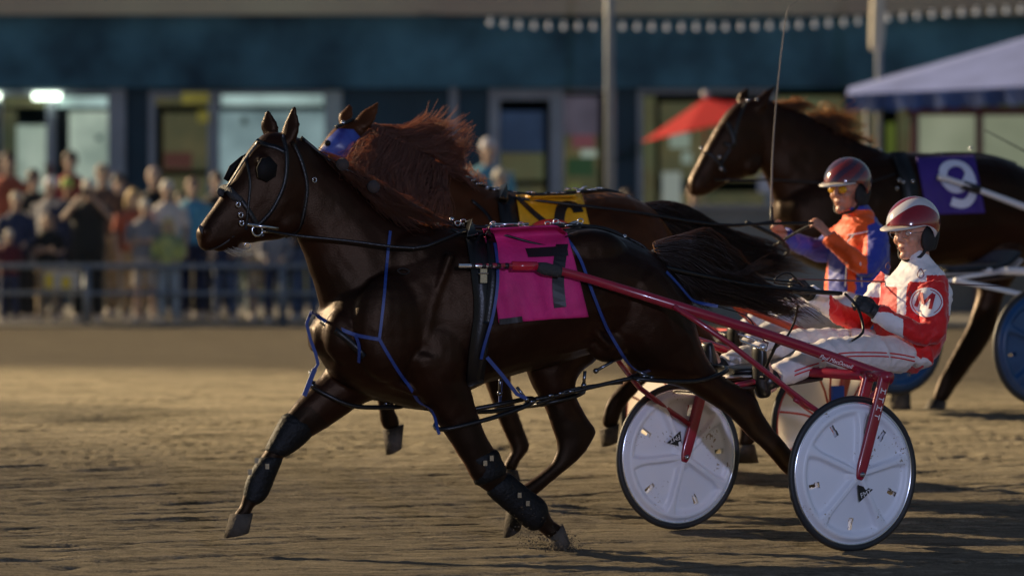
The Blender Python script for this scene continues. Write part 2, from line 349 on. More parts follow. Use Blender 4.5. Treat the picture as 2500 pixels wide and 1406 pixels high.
# ================================================================== BACKGROUND BUILDING
YB = 64.0
def grandstand():
    g = thing('grandstand_building', P(1250, 720, YB) * 1.0, 'long dark teal grandstand with pale concrete fascia and lit glazed entrances behind the crowd', 'building')
    g.location.z = 0
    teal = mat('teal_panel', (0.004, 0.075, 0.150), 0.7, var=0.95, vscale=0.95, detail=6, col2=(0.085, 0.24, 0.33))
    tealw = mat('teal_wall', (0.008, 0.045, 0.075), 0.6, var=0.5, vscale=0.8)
    conc = mat('fascia_concrete', (0.60, 0.45, 0.36), 0.9, var=0.35, vscale=0.3, col2=(0.68, 0.62, 0.42))
    frame = mat('pale_frame', (0.30, 0.33, 0.38), 0.5, var=0.15, vscale=3)
    dark = mat('dark_recess', (0.006, 0.010, 0.012), 0.8, var=0.3, vscale=2)
    s = YB / FPX
    def bx(x0, y0, x1, y1, d0=0.0, d1=0.3):
        a = P(x0, y0, YB); b = P(x1, y1, YB); return ((a.x, YB - d0, a.z), (b.x, YB + d1, b.z))
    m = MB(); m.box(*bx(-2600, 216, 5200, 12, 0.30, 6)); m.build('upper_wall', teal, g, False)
    m = MB(); m.box(*bx(-2600, 40, 5200, -45, 0.55, 6.2)); m.build('fascia', conc, g, False)
    m = MB(); m.box((-38, YB + 5, -0.1), (45, YB + 5.4, 4.8)); m.build('rear_wall', tealw, g, False)
    m = MB()
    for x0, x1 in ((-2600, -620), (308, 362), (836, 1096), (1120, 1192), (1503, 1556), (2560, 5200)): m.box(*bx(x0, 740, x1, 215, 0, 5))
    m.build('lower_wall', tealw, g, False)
    m = MB(); m.box(*bx(1098, 740, 1117, 215, 0.1, 0.1)); m.build('pilaster', frame, g, False)
    floor = mat('concrete_floor', (0.12, 0.115, 0.10), 0.9, var=0.3, vscale=1)
    m = MB(); m.box((-38, YB - 0.2, 0.0), (45, YB + 5, 0.03)); m.build('floor_slab', floor, g, False)
    def lit(nm, c, e, c2=None, vs=2.0): return mat(nm, c, 0.8, emit=c, estr=e * .85, var=0.65, vscale=1.3, col2=c2 or tuple(q * 1.25 for q in c))
    pale = lit('lit_pale_pane', (0.33, 0.44, 0.36), 0.62, (0.42, 0.50, 0.40)); paleb = lit('lit_blue_pane', (0.20, 0.30, 0.31), 0.55, (0.27, 0.38, 0.38))
    green = lit('lit_green_pane', (0.055, 0.085, 0.05), 0.5, (0.12, 0.10, 0.045)); warm = lit('lit_warm_pane', (0.17, 0.13, 0.06), 0.4, (0.10, 0.12, 0.06))
    blue = lit('lit_navy_pane', (0.02, 0.035, 0.07), 0.5); yel = lit('yellow_sign_face', (0.24, 0.21, 0.04), 0.5); yel2 = yel
    white = lit('bright_transom', (0.34, 0.47, 0.44), 0.7)
    def window(x0, y0, x1, y1, parts, fw=14):
        f = MB(); 
        for a in (x0, x1 - fw): f.box(*bx(a, y1, a + fw, y0, 0.08, 0.1))
        f.box(*bx(x0 + fw, y0 + fw, x1 - fw, y0, 0.07, 0.1)); f.box(*bx(x0 + fw, y1, x1 - fw, y1 - fw, 0.07, 0.1))
        o = f.build('window', frame, g, False)
        for (a, b, c, d, mt) in parts:
            q = MB(); q.box(*bx(a, d, c, b, -0.02, 0.06)); q.build('pane', mt, o, False)
        return o
    window(-640, 232, -330, 735, [(-620, 250, -350, 700, pale)])
    window(-330, 232, 5, 735, [(-310, 250, -10, 480, green), (-310, 485, -10, 720, warm)])
    window(-12, 222, 126, 735, [(0, 236, 112, 262, warm), (0, 270, 40, 720, green), (40, 306, 112, 470, pale), (40, 475, 112, 720, warm)], 12)
    window(126, 222, 308, 735, [(140, 236, 262, 262, white), (140, 272, 166, 720, dark), (168, 272, 266, 480, pale), (168, 484, 266, 720, green)], 10)
    m = MB(); m.box(*bx(266, 735, 308, 218, 0.14, 0.1)); m.build('pilaster', frame, g, False)
    window(364, 222, 524, 735, [(378, 236, 512, 258, green), (398, 276, 508, 415, green), (398, 430, 508, 720, warm)], 16)
    window(526, 222, 836, 735, [(540, 228, 790, 258, white), (536, 272, 792, 480, paleb), (536, 486, 792, 720, green)], 10)
    m = MB(); m.box(*bx(794, 735, 834, 222, 0.12, 0.1)); m.build('pilaster', mat('bright_frame', (0.42, 0.50, 0.50), 0.5), g, False)
    window(1194, 218, 1368, 735, [(1222, 272, 1328, 372, blue), (1222, 374, 1328, 440, warm), (1222, 455, 1328, 720, green), (1222, 226, 1328, 246, dark)], 26)
    window(1368, 218, 1503, 735, [(1376, 236, 1462, 330, lit('lit_mauve_pane', (0.085, 0.075, 0.10), 0.5)), (1376, 332, 1462, 720, green)], 8)
    window(1556, 218, 1880, 735, [(1570, 236, 1600, 720, warm), (1612, 250, 1868, 440, green), (1612, 470, 1868, 720, green)], 12)
    window(1880, 200, 2235, 735, [(1894, 236, 2060, 300, warm), (1894, 310, 2060, 720, green), (2070, 236, 2150, 720, green), (2165, 300, 2186, 720, lit('lit_olive_pane', (0.09, 0.12, 0.02), 0.6)), (2192, 240, 2222, 720, warm)], 12)
    window(2240, 200, 2560, 735, [(2254, 236, 2540, 720, green)], 12)
    for x0, y0, x1, y1 in ((446, 228, 511, 254), (484, 272, 511, 300), (2078, 206, 2170, 232)):
        q = MB(); q.box(*bx(x0, y1, x1, y0, 0.14, -0.09)); q.build('yellow_notice', yel, g, False)
    for x0, y0, x1, y1, c in ((1634, 325, 1684, 362, (.34, .42, .33)), (1664, 372, 1688, 400, (.32, .40, .32)), (1616, 420, 1662, 500, (.36, .40, .34)), (1396, 330, 1452, 362, (.20, .07, .08)), (1418, 366, 1456, 384, (.42, .50, .40)), (1384, 385, 1450, 430, (.03, .07, .03)), (1385, 450, 1420, 520, (.16, .18, .05)), (1850, 430, 1884, 470, (.16, .17, .22)), (10, 392, 34, 440, (.30, .07, .04)), (112, 400, 130, 460, (.05, .02, .02)), (402, 372, 470, 412, (.10, .04, .03)), (590, 286, 604, 306, (.06, .09, .08)), (660, 330, 742, 352, (.26, .34, .32)), (236, 330, 250, 344, (.06, .10, .10))):
        q = MB(); q.box(*bx(x0, y1, x1, y0, 0.115, -0.09)); q.build('poster', mat('poster_%d_%d' % (x0, y0), c, .8, emit=c, estr=.28), g, False)
    lamp = mat('fluorescent_lamp', (1, 1, 0.9), 0.5, emit=(0.85, 1.0, 0.8), estr=3.2)
    for x0, x1 in ((84, 118), (124, 150), (-14, 2)):
        q = MB(); q.box(*bx(x0, 244, x1, 228, 0.2, -0.1)); q.build('ceiling_lamp', lamp, g, False)
grandstand()
# apron behind the rail
m = MB(); m.box((-60, 50.2, -0.2), (60, YB - 0.1, 0.02)); o = m.build('apron_pavement', mat('apron_concrete', (0.16, 0.15, 0.13), 0.9, var=0.3, vscale=0.6), None, False); tag(o, kind='structure')
# low pale barrier wall
t = thing('barrier_wall', P(1700, 790, 51.0), 'pale grey low concrete barrier wall behind the racing horses', 'wall'); t.location.z = 0
a = P(1380, 500, 51.2); b = P(2215, 795, 51.2)
m = MB(); m.box((a.x, 51.2, 0), (b.x, 51.5, a.z - 0.06)); m.build('wall_face', mat('barrier_paint', (0.22, 0.215, 0.20), 0.8, var=0.25, vscale=1.2), t, False)
m = MB(); m.box((a.x - 0.03, 51.15, a.z - 0.06), (b.x + 0.03, 51.55, a.z)); m.build('coping', mat('coping_stone', (0.25, 0.25, 0.25), 0.7), t, False)
# rail fence
def rail_fence():
    Yf = 50.6; t = thing('rail_fence', (P(300, 785, Yf).x, Yf, 0), 'two-bar grey metal pipe rail fence in front of the crowd', 'fence')
    st = mat('galvanised_pipe', (0.17, 0.20, 0.24), 0.42, metal=0.3, var=0.2, vscale=3)
    for nm, py, r in (('top_rail', 650, 0.032), ('middle_rail', 716, 0.026)):
        m = MB(); m.tube([P(-900, py, Yf), P(300, py, Yf), P(1420, py, Yf)], r, seg=10, sub=1); m.build(nm, st, t)
    for px in (-720, -255, 212, 690, 1150, 1400):
        a = P(px, 650, Yf); m = MB(); m.tube([(a.x, Yf + 0.001, 0), (a.x, Yf + 0.001, a.z + 0.0)], 0.048, seg=10, sub=1); m.tube([(a.x, Yf + 0.001, 0), (a.x, Yf + 0.001, 0.02)], 0.09, seg=12, sub=1); m.build('post', st, t)
rail_fence()
# poles
def pole(px, Y, r, top, label, name='light_pole'):
    a = P(px, 436, Y); t = thing(name, (a.x, Y, 0), label, 'pole')
    pm = mat('pale_pole_paint', (0.26, 0.29, 0.31), 0.5, var=0.15, vscale=2)
    m = MB(); m.tube([(a.x, Y, 0), (a.x, Y, top)], [r, r * 0.85], seg=14, sub=1); m.build('pole_shaft', pm, t)
    m = MB(); m.box((a.x - r * 1.9, Y - r * 1.9, 0.01), (a.x + r * 1.9, Y + r * 1.9, 0.05)); m.build('base_plate', pm, t, False)
    return t, a, pm
pole(1488, 56, 0.062, 6.2, 'tall pale grey steel pole in front of the entrance doors')
t, a, pm = pole(2146, 57, 0.045, 6.0, 'thin grey steel pole beside the blue canopy with a horn speaker on top')
z = P(0, 95, 57).z
m = MB(); m.loft([((a.x - 0.03, 56.9, z + 0.62), (0.07, 0, 0), (0, 0.08, 0)), ((a.x - 0.03, 56.9, z + 0.25), (0.10, 0, 0), (0, 0.1, 0)), ((a.x - 0.05, 56.86, z - 0.12), (0.085, 0, 0), (0, 0.09, 0))], seg=14)
m.build('speaker_horn', mat('horn_cream', (0.50, 0.46, 0.36), 0.5), t)
# festoon bulbs
def festoon():
    Yf = 60.0; path = [(1020, 40), (1180, 56), (1300, 66), (1500, 68), (1700, 70), (1900, 66), (2060, 58), (2200, 45), (2350, 34), (2500, 26), (2700, 8), (3000, -40)]
    t = thing('festoon_lights', P(1180, 56, Yf), 'string of small faintly glowing globe bulbs sagging across the teal wall', 'string lights')
    pts = smoothpath(path, 5); m = MB(); m.tube([P(x, y - 8, Yf) for x, y in pts], 0.008, seg=5, sub=1); m.build('cable', mat('cable_black', (0.01, 0.01, 0.012), 0.6), t)
    gm = mat('frosted_globe', (0.62, 0.62, 0.60), 0.25, emit=(0.7, 0.72, 0.75), estr=0.16); q = resample(pts, 2.0); x_next = 1195  # faint glow put into the globe material, no lamp inside
    for x, y in q:
        if x >= x_next and x < 2990:
            x_next += 36; m = MB(); c = P(x, y, Yf); m.sph(c, 0.034, seg=10, rings=7); m.tube([c + Vector((0, 0, 0.035)), c + Vector((0, 0, 0.075))], 0.018, seg=6, sub=1); m.build('bulb', gm, t)
festoon()
# red parasol
def parasol():
    Y = 57; c = P(1722, 240, Y); t = thing('parasol', (c.x, Y, 0), 'bright red cafe parasol tilted beside the horse head', 'parasol')
    m = MB(); rim = []; N = 8; tilt = Matrix.Rotation(R(-13), 3, 'Y')
    top = Vector((0, 0, 0)); v = [c]; f = []; 
    for k in range(N):
        an = 2 * math.pi * (k + 0.5) / N
        p = tilt @ Vector((math.cos(an) * 0.98, math.sin(an) * 0.98, -0.36)); v.append(c + p)
    for k in range(N): f.append((0, 1 + k, 1 + (k + 1) % N))
    n0 = len(v); v += [q + Vector((0, 0, -0.012)) for q in v]; f += [tuple(reversed([i + n0 for i in q])) for q in f]
    for k in range(N): a_, b_ = 1 + k, 1 + (k + 1) % N; f.append((a_, a_ + n0, b_ + n0, b_))
    m.add(v, f); m.build('canopy', mat('parasol_red', (0.88, 0.13, 0.13), 0.7, transl=0.7, tcol=(0.9, 0.08, 0.07)), t, False)
    m = MB(); m.tube([(c.x, Y, 0), (c.x, Y, c.z + 0.04)], 0.016, seg=8, sub=1); m.build('pole_shaft', mat('parasol_pole', (0.12, 0.12, 0.12), 0.4, metal=0.7), t)
    m = MB(); m.sph(c + Vector((0, 0, 0.05)), 0.05); m.build('finial', mat('finial_white', (0.7, 0.7, 0.7), 0.4), t)
    m = MB(); m.tube([(c.x, Y, 0.0), (c.x, Y, 0.10)], [0.28, 0.2], seg=16, sub=1); m.build('base', MATS['cable_black'], t)
parasol()
# blue canopy booth
def booth():
    Y0 = 54.5; t = thing('ticket_booth', (P(2450, 436, Y0).x, Y0, 0), 'booth with dark red frame and pale lit windows under a blue canopy', 'booth')
    blue = mat('canopy_blue', (0.27, 0.33, 0.66), 0.6, var=0.2, vscale=2, transl=0.2); val = mat('valance_blue', (0.025, 0.06, 0.20), 0.7, var=0.5, vscale=6, stretch=(1, 1, 0.1))
    red = mat('frame_dark_red', (0.10, 0.012, 0.014), 0.5)
    A = P(2066, 232, Y0); B = P(2960, 190, Y0 - 2.6); apexL = P(2480, 98, Y0 + 1.4); apexR = P(2960, -40, Y0 + 1.2)
    C_ = P(2072, 214, Y0 + 3.2); D_ = P(2960, 200, Y0 + 3.6)
    v = [A, B, apexR, apexL, C_, D_]; f = [(0, 1, 2, 3), (4, 0, 3), (5, 4, 3, 2)]
    n0 = len(v); v2 = v + [q - Vector((0, 0, 0.02)) for q in v]; f2 = f + [tuple(reversed([i + n0 for i in q])) for q in f]
    for a_, b_ in ((0, 1), (1, 2), (2, 5), (5, 4), (4, 0)): f2.append((a_, a_ + n0, b_ + n0, b_))
    m = MB(); m.add(v2, f2); m.build('canopy', blue, t, False)
    m = MB(); n = 36; v = []; f = []
    for i in range(n + 1):
        p = A.lerp(B, i / n); dz = 0.20 + (0.035 if i % 2 else 0.0); wob = Vector((0, 0.02 * math.sin(i * 1.7), 0))
        v += [p + Vector((0, -0.012, 0.0)), p + wob + Vector((0, -0.012, -dz)), p + wob + Vector((0, 0.0, -dz)), p]
    for i in range(n):
        for k in range(4): k2 = (k + 1) % 4; f.append((i * 4 + k, (i + 1) * 4 + k, (i + 1) * 4 + k2, i * 4 + k2))
    m.add(v, f); m.build('valance', val, t, False)
    pn = mat('lit_booth_pane', (0.20, 0.23, 0.15), 0.7, emit=(0.2, 0.23, 0.15), estr=0.5, var=0.3, vscale=0.9, col2=(0.27, 0.30, 0.21))
    Yw = Y0 + 0.2; a = P(2228, 262, Yw); b = P(2960, 700, Yw)
    m = MB(); m.box((a.x, Yw, 0.9), (b.x, Yw + 0.05, P(0, 268, Yw).z)); m.build('window', pn, t, False)
    m = MB(); m.box((a.x, Yw, 0), (b.x, Yw + 0.1, 0.9)); m.build('counter_front', mat('counter_panel', (0.12, 0.12, 0.11), 0.7), t, False)
    m = MB(); m.box((a.x - 0.08, Yw - 0.08, P(0, 282, Yw).z), (b.x, Yw - 0.002, P(0, 262, Yw).z))
    for px in (2233, 2390, 2560, 2760): x = P(px, 0, Yw).x; m.box((x - 0.045, Yw - 0.075, 0), (x + 0.045, Yw - 0.003, P(0, 282, Yw).z - 0.001))
    m.build('frame', red, t, False)
    m = MB()
    for px in (2118, 2700):
        x = P(px, 0, Y0).x; m.tube([(x, Y0 - 0.0 + 0.05, 0), (x, Y0 + 0.05, 2.7)], 0.03, seg=8, sub=1)
    m.build('canopy_post', MATS['pale_pole_paint'], t)
    # white lettering patches on canopy slope, indistinct in the photograph
    nrm = (B - A).cross(apexL - A).normalized(); nrm = nrm if nrm.y < 0 else -nrm
    m = MB()
    for k, (px, py, ww) in enumerate(((2372, 158, 20), (2405, 146, 22), (2440, 138, 18), (2470, 128, 20), (2500, 122, 22))):
        d = Vector(((px - 1250) / FPX, 1, -(py - HOR) / FPX)); C0 = Vector((0, 0, CAMH)); tt = (A - C0).dot(nrm) / d.dot(nrm); p = C0 + d * tt
        u_ = (B - A).normalized(); v_ = nrm.cross(u_); m.obox(p + nrm * 0.006, (u_ * ww * 0.5 * Y0 / FPX, v_ * 0.16, nrm * 0.003))
    m.build('lettering', mat('canopy_white', (0.55, 0.58, 0.68), 0.7), t, False)
booth()
# ================================================================== PEOPLE (crowd)
SKIN = mat('skin', (0.42, 0.29, 0.22), 0.5, var=0.15, vscale=12)
SKIN2 = mat('skin_tanned', (0.30, 0.16, 0.10), 0.5, var=0.15, vscale=12)
def human_head(mb, c, fwd, up, s=1.0, detail=False):
    f = Vector(fwd).normalized(); u = Vector(up).normalized(); u = (u - f * u.dot(f)).normalized(); sd_ = u.cross(f)
    W = lambda x, y, z: Vector(c) + (f * x + sd_ * y + u * z) * s
    E = lambda p, a, b, d: mb.ell(W(*p), (f * a * s, sd_ * b * s, u * d * s), seg=14, rings=10)
    E((-0.012, 0, 0.035), 0.098, 0.077, 0.100); E((0.028, 0, -0.045), 0.062, 0.056, 0.064)
    mb.tube([W(0.088, 0, 0.025), W(0.108, 0, -0.012), W(0.104, 0, -0.024)], [0.011 * s, 0.016 * s, 0.013 * s], seg=8)
    E((0.066, 0, -0.098), 0.024, 0.030, 0.020)
    for y in (-1, 1): E((-0.008, 0.078 * y, -0.002), 0.018, 0.010, 0.033)
    if detail:
        E((0.074, 0, 0.034), 0.020, 0.052, 0.012)
        for y in (-1, 1):
            E((0.052, 0.040 * y, -0.022), 0.034, 0.026, 0.030); E((0.097, 0.014 * y, -0.024), 0.012, 0.009, 0.008)
        E((0.086, 0, -0.052), 0.013, 0.024, 0.006); E((0.083, 0, -0.066), 0.013, 0.021, 0.007)
    return W
def human_hand(mb, wrist, d, palm_n, s=1.0, curl=0.9, inflate=0.0):
    """palm block, four unequal bent fingers and a thumb from the palm's side"""
    d = Vector(d).normalized(); n = Vector(palm_n); n = (n - d * n.dot(d)).normalized(); sd_ = d.cross(n)
    wv = Vector(wrist); W = lambda x, y, z: wv + (d * x + sd_ * y + n * z) * s
    g = inflate
    mb.loft([(W(-0.02, 0, 0), sd_ * (0.027 * s + g), n * (0.020 * s + g)), (W(0.03, 0, 0), sd_ * (0.036 * s + g), n * (0.015 * s + g)), (W(0.085, 0, 0), sd_ * (0.040 * s + g), n * (0.013 * s + g))], seg=12)
    for k, (y, L) in enumerate(((-0.029, 0.062), (-0.010, 0.074), (0.010, 0.070), (0.029, 0.054))):
        a0 = curl * (0.8 + 0.1 * k); p = [W(0.075, y, 0)]; ang = 0; x, z = 0.085, 0.0
        for seg_, q in enumerate((0.45, 0.32, 0.25)):
            ang += a0 * (0.9 if seg_ else 0.55); x += math.cos(ang) * L * q; z += math.sin(ang) * L * q; p.append(W(x, y * 1.02, z))
        mb.tube(p, [(0.0092 * s + g), (0.0088 * s + g), (0.0082 * s + g), (0.0068 * s + g)], seg=8, sub=2)
    mb.tube([W(0.012, -0.024, 0.004), W(0.040, -0.052, 0.018), W(0.070, -0.056, 0.032), W(0.092, -0.046, 0.040)], [0.013 * s + g, 0.011 * s + g, 0.0095 * s + g, 0.0075 * s + g], seg=8, sub=2)
def crowd_person(px, py, Y, label, shirt, trousers, hair_c=(0.1, 0.06, 0.03), cap=None, pose='down', turn=0.0, build=1.0, skin=SKIN, longhair=False, group=None, shorts=False, sleeves=False, extra=None):
    head = P(px, py, Y); H = head.z + 0.12; s = H / 1.75; gx = head.x; base = Vector((gx, Y, 0.02))
    f = Vector((math.sin(turn), -math.cos(turn), 0)); sd_ = Vector((0, 0, 1)).cross(f); up = Vector((0, 0, 1))
    W = lambda x, y, z: base + (f * x + sd_ * y + up * z) * s
    t = thing('person', base, label, 'person', group)
    B = MB(); S = MB(); T = MB()
    def both(mb, secs, g=0.0, **k):
        mb.loft([(W(*c), f * (a * s * build + g), sd_ * (b * s * build + g)) for c, a, b in secs], seg=14, sub=2, **k)
    tor = [((0, 0, 0.90), 0.11, 0.165), ((0, 0, 1.05), 0.12, 0.16), ((0.01, 0, 1.22), 0.115, 0.165), ((0, 0, 1.38), 0.10, 0.18), ((-0.01, 0, 1.46), 0.06, 0.11)]
    both(B, tor); both(S, tor, 0.02)
    B.tube([W(-0.01, 0, 1.42), W(0.0, 0, 1.55)], 0.055 * s, seg=10, sub=1); human_head(B, W(0.01, 0, 1.63), f, up, s)
    lean = 0.04
    for k in (-1, 1):
        leg = [W(0, 0.09 * k, 0.92), W(0.02, 0.11 * k, 0.50), W(-0.01, 0.12 * k, 0.10)]
        B.tube(leg, [0.075 * s * build, 0.055 * s * build, 0.04 * s], seg=10); B.tube([W(-0.03, 0.12 * k, 0.05), W(0.13, 0.13 * k, 0.03)], [0.04 * s, 0.03 * s], seg=8)
        lt = leg if not shorts else [leg[0], (leg[0] + leg[1]) / 2, leg[1]]
        T.tube(lt, [0.095 * s * build, 0.078 * s * build, 0.062 * s * build if not shorts else 0.085 * s * build], seg=12)
        sh = W(0, 0.19 * k, 1.41)
        if pose == 'phone': arm = [sh, W(0.14, 0.30 * k, 1.28), W(0.33, 0.07 * k, 1.55)]
        elif pose == 'rail': arm = [sh, W(0.10, 0.25 * k, 1.16), W(0.34, 0.16 * k, 1.05)]
        elif pose == 'fold': arm = [sh, W(0.04, 0.26 * k, 1.13), W(0.24, -0.04 * k, 1.18)]
        else: arm = [sh, W(-0.02, 0.25 * k, 1.13), W(0.08, 0.23 * k, 0.88)]
        B.tube(arm, [0.045 * s, 0.038 * s, 0.027 * s], seg=8); dd = (arm[2] - arm[1]).normalized(); human_hand(B, arm[2], dd, -sd_ * k if pose != 'down' else f, s * 0.95, 0.5)
        if sleeves: S.tube(arm, [0.062 * s, 0.052 * s, 0.042 * s], seg=10)
        else: S.tube([arm[0], arm[0].lerp(arm[1], 0.5), arm[0].lerp(arm[1], 0.8)], [0.066 * s, 0.062 * s, 0.060 * s], seg=10)
    both(T, [((0, 0, 0.84), 0.115, 0.165), ((0, 0, 0.98), 0.12, 0.168)], 0.012)
    me = remesh(B, 0.013, 2, 'body'); link('body', me, skin, t)
    S.build('shirt', shirt, t); T.build('shorts' if shorts else 'trousers', trousers, t)
    h = W(0.01, 0, 1.63); hm = MB()
    if cap:
        hm.ell(h + up * 0.055 * s - f * 0.012 * s, (f * 0.108 * s, sd_ * 0.088 * s, up * 0.088 * s)); hm.ell(h + f * 0.115 * s + up * 0.055 * s, (f * 0.07 * s, sd_ * 0.07 * s, up * 0.012 * s)); hm.build('cap', cap, t)
        hm = MB(); hm.ell(h + up * 0.0 * s - f * 0.03 * s, (f * 0.082 * s, sd_ * 0.084 * s, up * 0.075 * s))
    else: hm.ell(h + up * 0.048 * s - f * 0.024 * s, (f * 0.105 * s, sd_ * 0.088 * s, up * 0.098 * s))
    if longhair:
        for k in (-1, 0, 1): hm.loft([(h + up * 0.06 * s - f * 0.05 * s + sd_ * 0.05 * k * s, f * 0.05 * s, sd_ * 0.05 * s), (h - up * 0.08 * s - f * 0.05 * s + sd_ * 0.075 * k * s, f * 0.045 * s, sd_ * 0.04 * s), (h - up * 0.21 * s - f * 0.03 * s + sd_ * 0.08 * k * s, f * 0.03 * s, sd_ * 0.03 * s)], seg=10, sub=2)
    hm.build('hair', mat('hair_%02d%02d%02d' % tuple(int(q * 90) for q in hair_c), hair_c, 0.6, var=0.3, vscale=20), t)
    sm = MB()
    for k in (-1, 1): sm.loft([(W(-0.06, 0.12 * k, 0.04), up * 0.045 * s, sd_ * 0.045 * s), (W(0.03, 0.125 * k, 0.045), up * 0.05 * s, sd_ * 0.05 * s), (W(0.16, 0.13 * k, 0.03), up * 0.032 * s, sd_ * 0.045 * s)], seg=10)
    sm.build('shoes', mat('trainer_white', (0.55, 0.5, 0.45), 0.6), t)
    if pose == 'phone':
        c = W(0.39, 0, 1.60); ph = thing('phone', c, 'dark phone', 'phone')
        q = MB(); q.obox(c, (sd_ * 0.075 * s, up * 0.038 * s, f * 0.005)); q.build('phone_body', mat('phone_black', (0.01, 0.01, 0.01), 0.2), ph, False)
        q = MB(); q.obox(c - f * 0.006, (sd_ * 0.070 * s, up * 0.034 * s, f * 0.0008)); q.build('screen', mat('phone_screen', (0.02, 0.03, 0.04), 0.1, emit=(0.2, 0.3, 0.4), estr=0.5), ph, False)
        ph['label'] = extra
    return t
def cloth(n, c, **k): return mat('fabric_' + n, c, 0.85, var=k.get('var', 0.3), vscale=k.get('vscale', 5), bump=0.25, bscale=14, sheen=0.15, col2=k.get('col2'))
navy = cloth('navy', (0.02, 0.03, 0.07)); black = cloth('black', (0.012, 0.014, 0.014)); jeans = cloth('jeans', (0.07, 0.10, 0.17)); khaki = cloth('khaki', (0.36, 0.28, 0.18))
grey = cloth('grey', (0.20, 0.20, 0.22)); sky_b = cloth('sky_blue', (0.08, 0.28, 0.42)); orange = cloth('orange', (0.36, 0.09, 0.05)); maroon = cloth('maroon', (0.09, 0.012, 0.02))
tiedye = mat('fabric_tie_dye', (0.1, 0.3, 0.35), 0.85, var=0.9, vscale=7, col2=(0.62, 0.62, 0.18)); white_c = cloth('white', (0.55, 0.52, 0.5)); pinkc = cloth('pink', (0.5, 0.28, 0.34)); ltjeans = cloth('pale_denim', (0.27, 0.32, 0.36))
capw = mat('cap_white', (0.62, 0.58, 0.5), 0.8); capl = mat('cap_lime', (0.30, 0.42, 0.10), 0.8)
G = 'spectators behind the rail'
CP = crowd_person
CP(40, 500, 51.6, 'fair-haired man in a navy and blue zip jacket at the far left', navy, black, (0.55, 0.48, 0.36), sleeves=True, pose='rail', group=G)
CP(22, 592, 51.2, 'short child in a maroon hoodie and pale cap at the left edge', maroon, navy, (0.3, 0.2, 0.1), cap=capw, sleeves=True, pose='rail', group=G)
CP(82, 445, 53.6, 'tall dark-haired man in black standing second row at left', black, black, (0.02, 0.015, 0.01), sleeves=True, group=G, turn=0.4)
CP(124, 462, 52.9, 'white-haired person in grey standing behind the front row', grey, navy, (0.75, 0.72, 0.74), group=G, turn=-0.4)
CP(166, 465, 52.6, 'man in a lime green cap and dark blue shirt', navy, navy, (0.1, 0.07, 0.04), cap=capl, group=G, turn=0.2, skin=SKIN2)
CP(116, 552, 51.7, 'woman in black looking down at a white cup near the yellow box', black, khaki, (0.32, 0.24, 0.18), pose='fold', group=G, longhair=True)
CP(216, 470, 51.6, 'broad man in black tee and pale cap raising a phone with both hands', black, black, (0.1, 0.08, 0.06), cap=capw, pose='phone', build=1.18, group=G, extra='dark phone held up by the broad man in black tee')
CP(250, 432, 53.2, 'tall man in brown with taupe cap', cloth('brown', (0.12, 0.07, 0.05)), khaki, (0.2, 0.15, 0.1), group=G, cap=cloth('taupe', (0.3, 0.25, 0.2)))
CP(326, 492, 52.2, 'long-haired blonde woman in an orange top', orange, khaki, (0.50, 0.34, 0.14), longhair=True, group=G, turn=0.3)
CP(354, 518, 51.5, 'man in white cap and grey tee leaning to his right', grey, cloth('stone', (0.42, 0.36, 0.30)), (0.2, 0.15, 0.1), cap=capw, shorts=True, pose='fold', group=G)
CP(408, 472, 52.4, 'white-haired man in pale grey shirt behind the tie-dye top', white_c, grey, (0.66, 0.62, 0.55), group=G)
CP(470, 466, 52.6, 'broad man in a sky blue polo shirt', sky_b, navy, (0.26, 0.17, 0.12), build=1.15, group=G)
CP(412, 562, 51.4, 'blonde woman in tie-dye top and pale jeans leaning on the rail', tiedye, ltjeans, (0.58, 0.46, 0.20), longhair=True, pose='rail', group=G, sleeves=True)
CP(548, 540, 51.9, 'person in dark blue vest and jeans behind the horse muzzle', navy, jeans, (0.12, 0.08, 0.05), group=G, pose='rail')
CP(640, 520, 51.7, 'heavy person in tan shorts and cream shirt behind the horse throat', cloth('cream', (0.48, 0.40, 0.32)), khaki, (0.3, 0.22, 0.14), shorts=True, build=1.35, group=G)
CP(712, 505, 52.3, 'person in a pale pink shirt leaning on the rail behind the horse neck', pinkc, navy, (0.25, 0.18, 0.1), pose='rail', group=G)
CP(496, 545, 53.0, 'man in white shirt half hidden behind the horse nose', white_c, black, (0.15, 0.1, 0.06), group=G)
CP(-70, 500, 52.0, 'man in grey standing just outside the left edge', grey, jeans, (0.2, 0.15, 0.1), group=G)
CP(1192, 368, 56.5, 'tall person in pale blue beside the dark doorway', sky_b, navy, (0.5, 0.5, 0.55), group=G)
CP(1222, 442, 55.5, 'person in dark clothes with grey hair below the doorway frame', grey, black, (0.45, 0.42, 0.34), group=G, turn=0.5)
CP(1694, 482, 56.2, 'person in cream under the red parasol', cloth('cream'if False else 'ivory', (0.45, 0.38, 0.30)), navy, (0.3, 0.22, 0.18), group=G)
CP(1530, 492, 55.0, 'person in maroon by the dark pillar behind the horse rump', maroon, black, (0.05, 0.03, 0.02), group=G)
CP(20, 400, 58.5, 'person in orange standing far back by the glass doors', orange, navy, (0.08, 0.05, 0.03), group=G)
CP(172, 398, 59.0, 'person in red in the doorway behind the crowd', cloth('red', (0.28, 0.02, 0.03)), black, (0.05, 0.03, 0.02), group=G)
CP(592, 512, 52.4, 'woman in a pale top standing between the dark vest and the cream shirt', white_c, ltjeans, (0.3, 0.2, 0.1), longhair=True, group=G, turn=0.2)
CP(672, 560, 51.3, 'seated-height child in grey by the rail under the horse throat', grey, navy, (0.2, 0.14, 0.08), pose='rail', group=G, sleeves=True)
CP(744, 480, 51.9, 'man in black jacket behind the horse neck at the rail', black, jeans, (0.2, 0.18, 0.15), pose='rail', sleeves=True, group=G)
CP(290, 455, 53.8, 'man in dark navy behind the blonde woman in orange', navy, black, (0.05, 0.04, 0.03), group=G)
